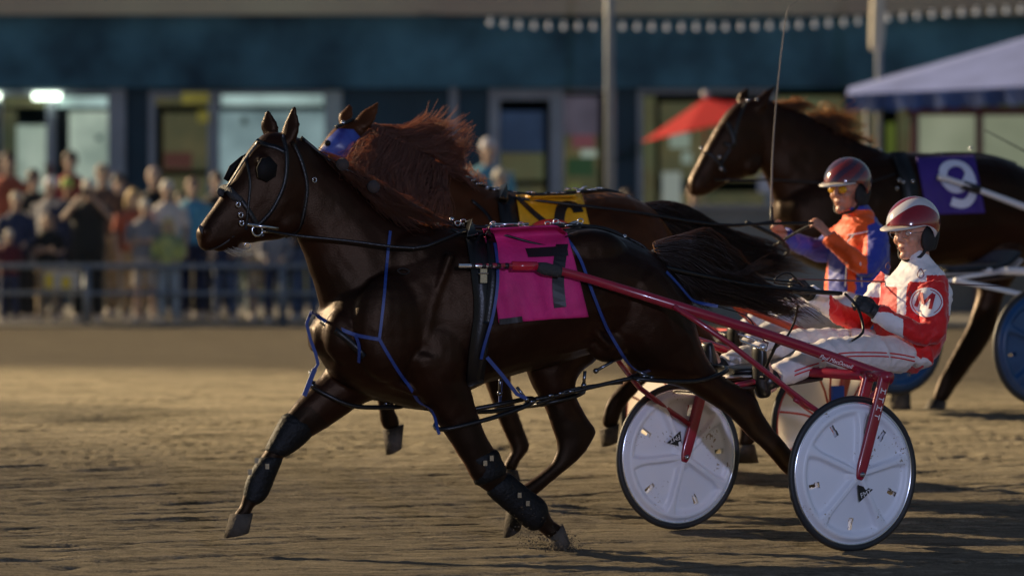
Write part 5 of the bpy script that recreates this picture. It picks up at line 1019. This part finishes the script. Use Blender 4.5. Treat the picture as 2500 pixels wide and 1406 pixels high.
for sx, sy, l in ((1862, 905, .17), (1730, 888, -.17)):
    m = MB(); a = F7s(sx - 14, sy, l); m.tube([a + F7s.n * .06 + Vector((0, 0, .0)), a + F7s.n * .06 - Vector((0, 0, .03)) , a - F7s.n * .06 - Vector((0, 0, .03)), a - F7s.n * .06], .008, seg=6, sub=1); m.tube([a + F7s.n * .06, F7s(1900, 830, .50) if l > 0 else F7s(1790, 862, -.56)], .008, seg=6, sub=1); m.build('stirrup', LEATHER, sk7)
# sulky of the yellow-clothed horse
def O_from(px, py, Y, th):   # near wheel centre -> ground point under axle middle
    c = P(px, py, Y); tt = R(th); n = Vector((math.sin(tt), -math.cos(tt), 0)); o = c - n * .7285; o.z = c.z - RW; return o
ORG = mat('paint_orange_red', (0.55, 0.07, 0.03), 0.35, coat=.4); CLEAR = mat('disc_clear_white', (0.80, 0.78, 0.74), 0.35, transl=0.55, tcol=(0.9, 0.86, 0.8))
O6 = O_from(2020, 1036, 22.9, TH7); F6s = Fr(1250 + O6.x / O6.y * FPX, O6.y, TH7)
sk6, W6 = make_sulky(O6, TH7, 'orange-red sulky with spoked clear wheels behind the crimson sulky', ORG, CLEAR, CLEAR, mat('rim_red', (0.5, 0.05, 0.04), 0.35),
    [([F6s(2100, 860, .6), F6s(1960, 810, .5), F6(1800, 745, .42), F6(1500, 620, .36), F6(1300, 560, .34)], .02), ([F6s(1850, 840, -.6), F6s(1720, 800, -.5), F6(1480, 690, -.38), F6(1250, 560, -.34)], .018)], [([F6(1790, 745, .40), F6s(1900, 850, .55), F6s(2010, 960, .66)], .012)], style='spoke', text=False)
m = MB(); m.obox(F6s(2045, 965, .80), (F6s.h * .035, F6s.n * .01, Vector((0, 0, .05)))); m.obox(F6s(1722, 820, .2), (F6s.h * .02 + Vector((0, 0, .06)), F6s.n * .02, F6s.h * .02)); m.build('blue_guard', mat('guard_blue', (0.01, 0.07, 0.42), .4), sk6, False)
# sulky of the horse at the far right; only one wheel reaches into the frame
O9 = O_from(2540, 845, 26.3, TH7); F9s = Fr(1250 + O9.x / O9.y * FPX, O9.y, TH7)
BLD = mat('disc_translucent_blue', (0.010, 0.05, 0.14), 0.35, var=.2, vscale=6)
sk9, W9 = make_sulky(O9, TH7, 'sulky with dark blue disc wheel cut by the right edge', mat('paint_white', (0.6, 0.6, 0.62), 0.35, coat=.4), BLD, BLD, mat('rim_dark', (0.03, 0.05, 0.08), .3),
    [([W9_ for W9_ in (F9s(2640, 760, .6), F9s(2560, 735, .55), F9s(2440, 706, .5), F9s(2330, 684, .45))], .016), ([F9(2290, 432, .34), F9(2340, 446, .35), F9(2500, 505, .42), F9(2640, 560, .5), F9s(2700, 700, .3)], [.020, .018, .022, .024, .024])], None, style='rib', text=False)
m = MB(); m.tube([F9(2350, 451, .345), F9(2392, 464, .365)], .028, seg=10, sub=1); m.build('shaft_tape', NUMB, sk9)
# ================================================================== DRIVERS
def stripes_mat(name, a, b, scale, rot=(0, 0, 0), thr=.5, dist=2.0, rough=.16):
    m = bpy.data.materials.new(name); m.use_nodes = True; nt = m.node_tree; bs = nt.nodes['Principled BSDF']; bs.inputs['Roughness'].default_value = rough; bs.inputs['Coat Weight'].default_value = .8; bs.inputs['Coat Roughness'].default_value = .04
    tc = nt.nodes.new('ShaderNodeTexCoord'); mp = nt.nodes.new('ShaderNodeMapping'); mp.inputs['Rotation'].default_value = rot; nt.links.new(tc.outputs['Object'], mp.inputs[0])
    w_ = nt.nodes.new('ShaderNodeTexWave'); w_.bands_direction = 'Z'; w_.inputs['Scale'].default_value = scale; w_.inputs['Distortion'].default_value = dist; w_.inputs['Detail'].default_value = 1; w_.inputs['Detail Scale'].default_value = .6
    nt.links.new(mp.outputs[0], w_.inputs['Vector']); r = nt.nodes.new('ShaderNodeValToRGB'); r.color_ramp.interpolation = 'CONSTANT'; r.color_ramp.elements[0].color = (*a, 1); r.color_ramp.elements[1].position = thr; r.color_ramp.elements[1].color = (*b, 1)
    nt.links.new(w_.outputs[0], r.inputs[0]); nt.links.new(r.outputs[0], bs.inputs['Base Color']); MATS[name] = m; return m
def limb(mb, pts, rs, seg=14): mb.tube(pts, rs, seg=seg, sub=4)
def silk(n, c): return mat('silk_' + n, c, 0.58, spec=.3, bump=.35, bscale=16, var=.08, vscale=10, sheen=.2)
def make_driver(S, fr, label, base):
    t = thing('person', base, label, 'person'); up = Vector((0, 0, 1)); B = MB(); J = MB(); T = MB()
    for g, mb in ((-.030, B), (.008, J)):
        mb.loft([(c, a + a.normalized() * g, b_ + b_.normalized() * g) for c, a, b_ in [sec(fr, *q) for q in S['torso']]], seg=22, e=2.3)
    hc = fr(*S['head']); hf = (fr.h + fr.n * S.get('turn', .15) + up * S.get('nod', -.05)).normalized(); hu = (up + fr.h * S.get('tilt', 0)).normalized()
    HW = human_head(B, hc, hf, hu, 1.0, True)
    nk = fr(*S['neck']); limb(B, [nk, hc - hu * .05 - hf * .025], [.062, .056])
    if 'collar' in S: J.loft([(nk + up * .0, fr.h * .072, fr.n * .078), (nk + up * .045 + fr.h * .01, fr.h * .062, fr.n * .066)], seg=16, sub=2)
    for arm in S['arms']:
        a = [fr(*q) for q in arm['p']]; limb(B, a, [.040, .038, .034, .026][:len(a)]); limb(J, a if not arm.get('bare') else a[:-1] + [a[-2].lerp(a[-1], .9)], [.072, .068, .058, .046][:len(a)])
        d = fr(*arm['tip']) - a[-1]; human_hand(B, a[-1], d, arm['palm'](fr), .92, arm.get('curl', 1.0))
    for leg in S['legs']:
        a = [fr(*q) for q in leg['p']]; limb(B, a, [.070, .058, .048, .042, .030][:len(a)]); limb(T, a, [.092, .088, .074, .068, .056][:len(a)])
        tp, hl = fr(*leg['toe']), fr(*leg['heel']); B.loft([(hl, fr.h * .03, fr.n * .03), (a[-1].lerp(hl, .4), fr.h * .034, fr.n * .032), (tp, fr.h * .020, fr.n * .035)], seg=10)
    T.loft([(c, a * 1.04, b_ * 1.04) for c, a, b_ in [sec(fr, *q) for q in S['seat']]], seg=18)
    me = remesh(B, .0055, 2, 'body', .5); displace(me, .0035, 45, 31); link('body', me, S['skin'], t)
    jm = remesh(J, .0065, 3, 'jacket'); displace(jm, .013, 14, 4, S.get('wr'), True); displace(jm, .004, 42, 6); jk = link('jacket', jm, S['jmats'], t)
    off = wloc(t); fn = S['jfn']; C0 = Vector((0, 0, CAMH))
    for p in jm.polygons:
        c = p.center + off; px = 1250 + c.x / c.y * FPX; py = HOR - (c.z - CAMH) / c.y * FPX; l = (c - fr.o).dot(fr.n); p.material_index = fn(px, py, l)
    bj = BVHTree.FromPolygons([v.co + off for v in jm.vertices], [tuple(p.vertices) for p in jm.polygons])
    tm = remesh(T, .0075, 3, 'trousers'); displace(tm, .012, 11, 14, None, True); displace(tm, .003, 34, 16); link('trousers', tm, S['tmat'], t); bt = BVHTree.FromPolygons([v.co + off for v in tm.vertices], [tuple(p.vertices) for p in tm.polygons])
    # boots
    for leg in S['legs']:
        tp, hl, an = fr(*leg['toe']), fr(*leg['heel']), fr(*leg['p'][-1]); m = MB(); ax = (tp - hl).normalized(); s2 = ax.cross(fr.n).normalized()
        m.loft([(hl - ax * .0, s2 * .036, fr.n * .036), (hl.lerp(tp, .25), s2 * .045, fr.n * .040), (hl.lerp(tp, .6), s2 * .038, fr.n * .046), (tp, s2 * .026, fr.n * .044)], seg=16)
        m.tube([hl.lerp(tp, .2), hl.lerp(tp, .2).lerp(an, .9)], [.044, .048], seg=14, sub=1); m.build('boot', mat('boot_black', (0.012, 0.011, 0.011), .35), t)
    # eyes
    m = MB()
    for y in (-1, 1): m.sph(HW(.078, .031 * y, .012), .0125, seg=12, rings=8)
    m.build('eyes', mat('eye_white', (.55, .5, .48), .2), t)
    # helmet
    hcx = HW(-.008, 0, .050); f_ = hf; s_ = hu.cross(hf); v = []; f = []; NA, NR = 48, 18
    for i in range(NR + 1):
        for k in range(NA):
            a = 2 * math.pi * k / NA; ca, sa = math.cos(a), math.sin(a)
            lim = 1.62 if ca > .2 else (1.62 + .62 * min(1, (.2 - ca) / .7)); p = lim * i / NR
            v.append(hcx + f_ * .146 * math.sin(p) * ca + s_ * .122 * math.sin(p) * sa + hu * .132 * math.cos(p))
    n0 = len(v)
    for i in range(NR + 1):
        for k in range(NA): v.append(hcx + (v[i * NA + k] - hcx) * .93)
    for i in range(NR):
        for k in range(NA): k2 = (k + 1) % NA; q = (i * NA + k, (i + 1) * NA + k, (i + 1) * NA + k2, i * NA + k2); f.append(q); f.append(tuple(reversed([x + n0 for x in q])))
    for k in range(NA): k2 = (k + 1) % NA; a = NR * NA; f.append((a + k, a + k + n0, a + k2 + n0, a + k2))
    m = MB(); m.add(v, f); hel = m.build('helmet', S['helmet'], t)
    m = MB(); v = []; f = []; n_ = 22
    for i in range(n_ + 1):
        a = -1.15 + 2.3 * i / n_; ca, sa = math.cos(a), math.sin(a); e0 = hcx + f_ * .140 * ca + s_ * .117 * sa - hu * .002; L = .075 * (max(0, math.cos(a * 1.25)) ** .7); e1 = e0 + f_ * L - hu * L * .20
        for q in (e0 + hu * .004, e1 + hu * .003, e1 - hu * .003, e0 - hu * .004): v.append(q)
    for i in range(n_):
        for k in range(4): k2 = (k + 1) % 4; f.append((i * 4 + k, (i + 1) * 4 + k, (i + 1) * 4 + k2, i * 4 + k2))
    m.add(v, f); m.build('visor', S['visor'], hel)
    m = MB()
    for y in (-1, 1):
        m.ell(HW(-.022, .080 * y, -.022), (f_ * .055, s_ * .020, hu * .062)); m.tube([HW(-.005, .082 * y, -.06), HW(.03, .062 * y, -.105), HW(.055, .0, -.122)], .008, seg=8)
        m.loft([(HW(-.06, .07 * y, -.0), f_ * .05, s_ * .03), (HW(-.055, .06 * y, -.07), f_ * .038, s_ * .028)], seg=10)
    m.build('helmet_padding', mat('padding_black', (.01, .01, .011), .8), hel)
    m = MB()   # goggles / glasses
    if S['eyewear'] == 'goggles':
        for y in (-1, 1): m.ell(HW(.088, .030 * y, .010), (f_ * .012, s_ * .032, hu * .021), seg=14, rings=8)
        m.build('goggles', mat('goggle_amber', (.75, .42, .02), .12, coat=1.0, transl=.3, tcol=(1, .7, .05)), t)
    else:
        for y in (-1, 1):
            m.tube([HW(.106 - .012 * abs(math.cos(a)) * .3, .032 * y + .026 * math.cos(a), .010 + .019 * math.sin(a)) for a in np.linspace(0, 6.283, 15)[:-1]], .0016, seg=5, closed=True, sub=1); m.tube([HW(.104, .057 * y, .014), HW(.0, .080 * y, .014)], .0016, seg=5, sub=1)
        m.tube([HW(.108, -.008, .014), HW(.108, .008, .014)], .0016, seg=5, sub=1); m.build('glasses', CHROME, t)
    m = MB()
    for y in (-1, 1): m.tube([HW(.093, .018 * y, .040), HW(.096, .034 * y, .043), HW(.086, .052 * y, .036)], .0035, seg=6)
    m.build('eyebrows', mat('brow_grey', (.18, .14, .11), .8), t)
    m = MB(); m.tube([HW(.098, .020, -.060), HW(.101, 0, -.0585), HW(.098, -.020, -.060)], .0028, seg=6); m.build('mouth', mat('lip_line', (.16, .05, .04), .6), t)
    return t, bj, bt, HW, jk
RED = silk('red', (.52, .008, .010)); WHT = silk('white', (.66, .64, .66)); PANTS = mat('trousers_white', (.62, .57, .56), .8, bump=.5, bscale=18, var=.06, vscale=8, sheen=.1)
palmA = lambda fr: (fr.h * -.2 - Vector((0, 0, 1)) * .4 - fr.n * .9)
def j7(px, py, l):
    # white yoke over red; white panels at chest and forearm cuff, white back stripe
    if px < 2142 and py > 740 and l > .02 and px > 2000: return 1
    if l > .1 and 2142 <= px < 2205 and 762 < py < 835 and (px - 2142) * .5 + 770 < py + 22: return 1
    if l < -.05 and px < 2025: return 1
    if px > 2316 and 640 < py < 770: return 1
    if l > .10 and px > 2212 and py > 688: return 0
    if py < 655: return 1
    if py < 700 + (px - 2180) * .06 and px > 2160 and not (l > .12 and px > 2262 and py > 672): return 1
    if l < -.12 and px < 2150 and 690 < py < 725: return 1
    if 2190 < px < 2235 and py < 770 and l < .16: return 1
    return 0
S7 = dict(torso=[((2165, 868), (2242, 892), .165, 0), ((2155, 822), (2272, 848), .172, 0), ((2168, 765), (2290, 785), .178, 0), ((2178, 712), (2296, 728), .186, 0), ((2196, 674), (2284, 684), .165, 0), ((2212, 648), (2272, 648), .10, 0), ((2218, 628), (2262, 628), .062, 0)],
    head=(2228, 572, 0), neck=(2240, 640, 0), turn=.30, nod=-.08, collar=1,
    arms=[dict(p=[(2272, 700, .16), (2282, 765, .22), (2262, 818, .25), (2198, 802, .22), (2138, 762, .17)], tip=(2060, 712, .12), palm=palmA, curl=1.0),
          dict(p=[(2178, 680, -.16), (2135, 735, -.20), (2092, 782, -.22), (2030, 762, -.18), (1978, 718, -.12)], tip=(1935, 690, -.10), palm=palmA, curl=1.0)],
    legs=[dict(p=[(2205, 868, .09), (2110, 862, .13), (2000, 868, .16), (1945, 898, .165), (1895, 920, .17)], toe=(1852, 850, .17), heel=(1864, 962, .17)),
          dict(p=[(2170, 856, -.09), (2080, 846, -.13), (1940, 842, -.16), (1860, 866, -.165), (1770, 890, -.17)], toe=(1725, 842, -.17), heel=(1738, 930, -.17))],
    seat=[((2150, 852), (2210, 905), .165, 0), ((2180, 850), (2240, 900), .170, 0), ((2205, 862), (2252, 892), .15, 0)],
    jmats=[RED, WHT], jfn=j7, tmat=PANTS, skin=mat('skin_driver', (.50, .25, .17), .45, var=.2, vscale=25), helmet=stripes_mat('helmet_red_white', (.20, .010, .018), (.55, .53, .54), 2.6, (0.5, .5, 0), .56, 16), visor=mat('visor_cream', (.55, .5, .45), .35), eyewear='glasses')
S7['arms'][0]['p'] = [S7['arms'][0]['p'][i] for i in (0, 1, 2, 4)]; S7['arms'][1]['p'] = [S7['arms'][1]['p'][i] for i in (0, 1, 2, 4)]
d7, bj7, bt7, HW7, jk7 = make_driver(S7, F7s, 'driver in red and white silks and helmet seated on the crimson sulky', Vector((F7s(2200, 900).x, F7s(2200, 900).y, .80)))
# gloves
GL = mat('glove_black', (.010, .010, .012), .6, bump=.3, bscale=50)
m = MB()
for arm in S7['arms']:
    a = F7s(*arm['p'][-1]); d = F7s(*arm['tip']) - a; human_hand(m, a, d, arm['palm'](F7s), .92, 1.0, .0035); m.tube([a - d.normalized() * .04, a + d.normalized() * .03], [.040, .034], seg=14, sub=1)
me = remesh(m, .004, 2, 'gloves', .4); q = MB(); q.add([tuple(v.co) for v in me.vertices], [tuple(p.vertices) for p in me.polygons]); q.build('gloves', GL, d7)
# M roundel on the near sleeve
def disc_strap(mb, cx, cy, rx, ry, bvh, fr, l, off, rings=7, seg=40):
    v = []; f = []; c, n0 = cast(cx, cy, bvh, fr, l, off); v.append(c)
    for i in range(1, rings + 1):
        for k in range(seg):
            a = 2 * math.pi * k / seg; p, n = cast(cx + rx * i / rings * math.cos(a), cy + ry * i / rings * math.sin(a), bvh, fr, l, off); v.append(p)
    for k in range(seg): f.append((0, 1 + (k + 1) % seg, 1 + k))
    for i in range(rings - 1):
        for k in range(seg): k2 = (k + 1) % seg; a = 1 + i * seg; f.append((a + k, a + k2, a + seg + k2, a + seg + k))
    mb.add(v, f)
m = MB(); disc_strap(m, 2262, 738, 40, 36, bj7, F7s, .25, .003); rd = m.build('sleeve_roundel', WHT, jk7)
m = MB(); strap(m, smoothpath([(2262 + 37 * math.cos(a), 738 + 33 * math.sin(a)) for a in np.linspace(0, 6.283, 25)], 1), bj7, F7s, .004, .004, l=.25, th=.002, sub=1)
for a_, b_ in (((2236, 748), (2252, 716)), ((2252, 716), (2256, 742)), ((2256, 742), (2280, 718)), ((2280, 718), (2272, 756))): strap(m, [a_, b_], bj7, F7s, .018, .006, l=.25, th=.002, sub=1)
m.build('sleeve_letter', mat('letter_red', (.36, .01, .02), .5), rd)
m = MB()
for cx, cy, r in ((2248, 672, 15), (2168, 652, 12), (2222, 720, 9)):
    star = []
    for k in range(11): a = -math.pi / 2 + k * math.pi / 5; rr = r if k % 2 == 0 else r * .42; star.append((cx + rr * math.cos(a), cy + rr * math.sin(a)))
    strap(m, star, bj7, F7s, .004, .004, l=.2, th=.0015, sub=1)
m.build('star_print', mat('star_dark', (.16, .05, .06), .6), jk7)
m = MB()
for dy in (0, 9): strap(m, [(2232, 872 + dy), (2180, 862 + dy), (2120, 860 + dy), (2050, 862 + dy), (2005, 872 + dy)], bt7, F7s, .006, .003, l=.2, th=.002); strap(m, [(1998, 886 + dy), (1960, 898 + dy), (1905, 920 + dy)], bt7, F7s, .006, .003, l=.2, th=.002)
m.build('trouser_stripe', RED, d7)
m = MB(); m.tube([F7s(x, y, l) for x, y, l in ((2062, 716, .12), (2090, 745, .15), (2104, 780, .2), (2106, 812, .24), (2080, 832, .26))], [.006, .008, .008, .007, .005], seg=6)
m.tube([F7s(x, y, l) for x, y, l in ((1948, 745, .0), (1938, 790, .02), (1915, 830, .05), (1885, 855, .1))], .006, seg=6)
m.tube([F7s(x, y, l) for x, y, l in ((1960, 700, -.1), (1930, 668, -.08), (1905, 672, -.08), (1890, 690, -.08), (1930, 695, -.1))], .005, seg=6)
m.tube([F7s(x, y, l) for x, y, l in ((1830, 705, .0), (1950, 712, .06), (2050, 718, .12))], .008, seg=6)
m.build('rein_end', LEATHER, h7)
t = thing('whip', F7s(1900, 684, -.1), 'thin dark whip held across by the driver in red and white', 'whip'); m = MB(); m.tube([F7s(1935, 681, -.1), F7s(2100, 686, -.1), F7s(2340, 694, -.1), F7s(2450, 700, -.1)], [.005, .004, .003, .002], seg=6); m.build('whip_stick', mat('whip_brown', (.10, .05, .05), .4), t)
# driver 6
ORS = silk('orange', (.72, .085, .008)); BLS = silk('blue', (.028, .045, .30)); GRP = mat('trousers_pale', (.55, .54, .56), .6, bump=.4, bscale=18)
def j6(px, py, l):
    if py < 520 and l > -2: return 1 if py < 512 else 0
    if l > .10 and px < 2118 and py > 540 + (2118 - px) * -.2 and py < 668: return 0
    if l > .14: return 1
    if px > 2135: return 1
    if py < 600: return 0 if 2020 < px < 2135 else 1
    if 2068 < px < 2100: return 0
    if px < 2022 and py > 570: return 1 if l < -.13 else 0
    return 1
S6 = dict(torso=[((2040, 740), (2118, 760), .155, 0), ((2035, 700), (2135, 715), .158, 0), ((2042, 640), (2148, 655), .165, 0), ((2052, 590), (2150, 600), .172, 0), ((2062, 552), (2138, 560), .155, 0), ((2075, 528), (2125, 528), .09, 0), ((2080, 512), (2118, 512), .058, 0)],
    head=(2068, 466, 0), neck=(2092, 522, 0), turn=.35, nod=-.05, collar=1,
    arms=[dict(p=[(2140, 578, .15), (2135, 620, .20), (2108, 650, .24), (2022, 574, .16)], tip=(1975, 520, .12), palm=lambda fr: (-fr.n * .6 - fr.h * .2 - Vector((0, 0, 1)) * .8), curl=.9),
          dict(p=[(2060, 570, -.15), (2010, 610, -.20), (1965, 600, -.22), (1915, 575, -.20)], tip=(1885, 545, -.2), palm=lambda fr: fr.n, curl=1.15)],
    legs=[dict(p=[(2090, 745, .09), (2010, 775, .13), (1930, 790, .16), (1870, 820, .16), (1810, 860, .17)], toe=(1790, 800, .17), heel=(1800, 900, .17)),
          dict(p=[(2060, 738, -.09), (1980, 760, -.13), (1880, 770, -.16), (1800, 830, -.16), (1740, 870, -.17)], toe=(1700, 840, -.17), heel=(1712, 920, -.17))],
    seat=[((2030, 735), (2085, 780), .155, 0), ((2060, 730), (2115, 772), .16, 0), ((2085, 742), (2125, 765), .14, 0)],
    jmats=[ORS, BLS], jfn=j6, tmat=GRP, skin=mat('skin_ruddy', (.42, .19, .12), .45, var=.2, vscale=25), helmet=stripes_mat('helmet_maroon_blue', (.15, .018, .02), (.05, .02, .04), 5, (.4, .9, 0), .6, 6), visor=MATS['visor_cream'], eyewear='goggles')
d6, bj6, bt6, HW6, jk6 = make_driver(S6, F6s, 'driver in orange and blue silks with maroon helmet and amber goggles', Vector((F6s(2080, 770).x, F6s(2080, 770).y, .95)))
m = MB()
for pth in ([(2084, 575), (2070, 590)], [(2068, 640), (2064, 700)], [(2100, 640), (2104, 700)], [(2070, 575), (2120, 566)]): strap(m, pth, bj6, F6s, .007, .003, l=.2, th=.002, sub=1)
m.build('piping', WHT, jk6)
t = thing('whip', F6s(1886, 545, -.2), 'long thin whip held upright by the driver in orange and blue', 'whip')
m = MB(); m.tube([F6s(x, y, -.2) for x, y in ((1884, 560), (1883, 500), (1886, 380), (1896, 240), (1910, 110), (1922, 28), (1940, 8), (1962, -8))], [.007, .006, .004, .003, .0028, .0022, .0018, .0012], seg=6, sub=4); m.build('whip_stick', mat('whip_grey', (.20, .17, .14), .4), t)
m = MB(); m.tube([F6s(1884, 562, -.2), F6s(1884, 505, -.2)], [.011, .009], seg=8, sub=1); m.build('whip_grip', NUMB, t)
m = MB(); m.tube([F6s(x, y, l) for x, y, l in ((1822, 542, 0), (1860, 560, 0), (1900, 580, 0), (1925, 610, -.02), (1905, 628, -.05), (1880, 600, -.05))], [.010, .013, .012, .010, .008, .008], seg=7)
m.tube([F6s(x, y, l) for x, y, l in ((1890, 600, -.1), (1940, 570, 0), (1988, 545, .1))], .008, seg=6); m.build('rein_end', LEATHER, h6)
t = thing('whip', F9(2440, 340, .1), 'fine black whip slanting behind the dark horse at the upper right', 'whip'); m = MB(); m.tube([F9(2405, 318, .1), F9(2480, 358, .1), F9(2620, 430, .1)], [.003, .0045, .006], seg=6, sub=2); m.build('whip_stick', NUMB, t)
# ================================================================== flying dirt
m = MB(); r_ = np.random.default_rng(3)
for k in range(1100):
    u = r_.random(); ang = r_.normal(0, 1); px = 1372 + (r_.normal(0, 26) if u < .6 else -r_.random() * 110)
    if k % 3 == 0: px = 1400 - r_.random() ** 1.5 * 160
    py = 1350 + r_.normal(0, 14) - (r_.random() * (1400 - px) * .75 if k % 3 == 0 else 0) - (abs(px - 1372) * .35 * r_.random() if px < 1372 else 0)
    p = F7(px, min(py, 1378), .14 + r_.normal(0, .06)); p.z = max(p.z, .005) + (abs(r_.normal(0, .035)) if u > .3 else 0); s_ = abs(r_.normal(.0026, .0022)) + .001; q = [Vector(r_.normal(0, 1, 3)).normalized() * s_ for _ in range(4)]
    m.add([p + x for x in q], [(0, 1, 2), (0, 2, 3), (0, 3, 1), (1, 3, 2)])
o = m.build('flying_dirt', mat('dirt_clod', (.09, .07, .045), .95), None, False); tag(o, 'spray of dirt kicked up by the near front hoof', 'dirt', kind='stuff')
# ================================================================== track floodlight behind the camera, right
def floodlight():
    base = Vector((4.6, -7.0, 0)); t = thing('floodlight_mast', base, 'floodlight mast on the near side of the track', 'floodlight'); hd = base + Vector((0, 0, 4.6))
    t['label'] = 'floodlight mast on the near side of the track with cool white lamps'
    m = MB(); m.tube([base, hd], [.14, .09], seg=14, sub=1); m.build('mast', MATS['pale_pole_paint'], t)
    tgt = Vector((1.4, 21, .6)); d = (tgt - hd).normalized(); s = d.cross(Vector((0, 0, 1))).normalized(); u = s.cross(d)
    m = MB(); m.obox(hd, (s * .7, u * .45, d * .12)); m.build('lamp_housing', NUMB, t, False)
    m = MB(); m.obox(hd + d * .135, (s * .62, u * .38, d * .01)); m.build('lamp_glass', mat('flood_glass', (1, 1, 1), .3, emit=(.75, .8, 1), estr=12), t, False)
    L = bpy.data.lights.new('floodlight', 'SPOT'); L.energy = FLOOD; L.color = (.56, .63, 1.0); L.spot_size = R(26); L.spot_blend = .6; L.shadow_soft_size = .25
    o = bpy.data.objects.new('floodlight', L); sc.collection.objects.link(o); o.location = hd + d * .3 - base; o.rotation_euler = (-d).to_track_quat('Z', 'Y').to_euler(); o.parent = t
floodlight()
def pool_light():
    base = Vector((-33, 45.5, 0)); t = thing('floodlight_mast', base, 'floodlight mast beyond the far left of the crowd with warm lamps', 'floodlight'); hd = base + Vector((0, 0, 15.0))
    m = MB(); m.tube([base, hd], [.16, .10], seg=14, sub=1); m.build('mast', MATS['pale_pole_paint'], t)
    d = (Vector((-2.3, 29.5, 0)) - hd).normalized(); s = d.cross(Vector((0, 0, 1))).normalized(); u = s.cross(d)
    m = MB(); m.obox(hd, (s * .7, u * .45, d * .12)); m.build('lamp_housing', NUMB, t, False)
    m = MB(); m.obox(hd + d * .135, (s * .62, u * .38, d * .01)); m.build('lamp_glass', mat('flood_glass_warm', (1, 1, 1), .3, emit=(1, .8, .5), estr=12), t, False)
    L = bpy.data.lights.new('pool_floodlight', 'SPOT'); L.energy = POOL; L.color = (1.0, .78, .46); L.spot_size = R(15); L.spot_blend = 1.0; L.shadow_soft_size = .25
    o = bpy.data.objects.new('pool_floodlight', L); sc.collection.objects.link(o); o.location = hd + d * .3 - base; o.rotation_euler = (-d).to_track_quat('Z', 'Y').to_euler(); o.parent = t
pool_light()
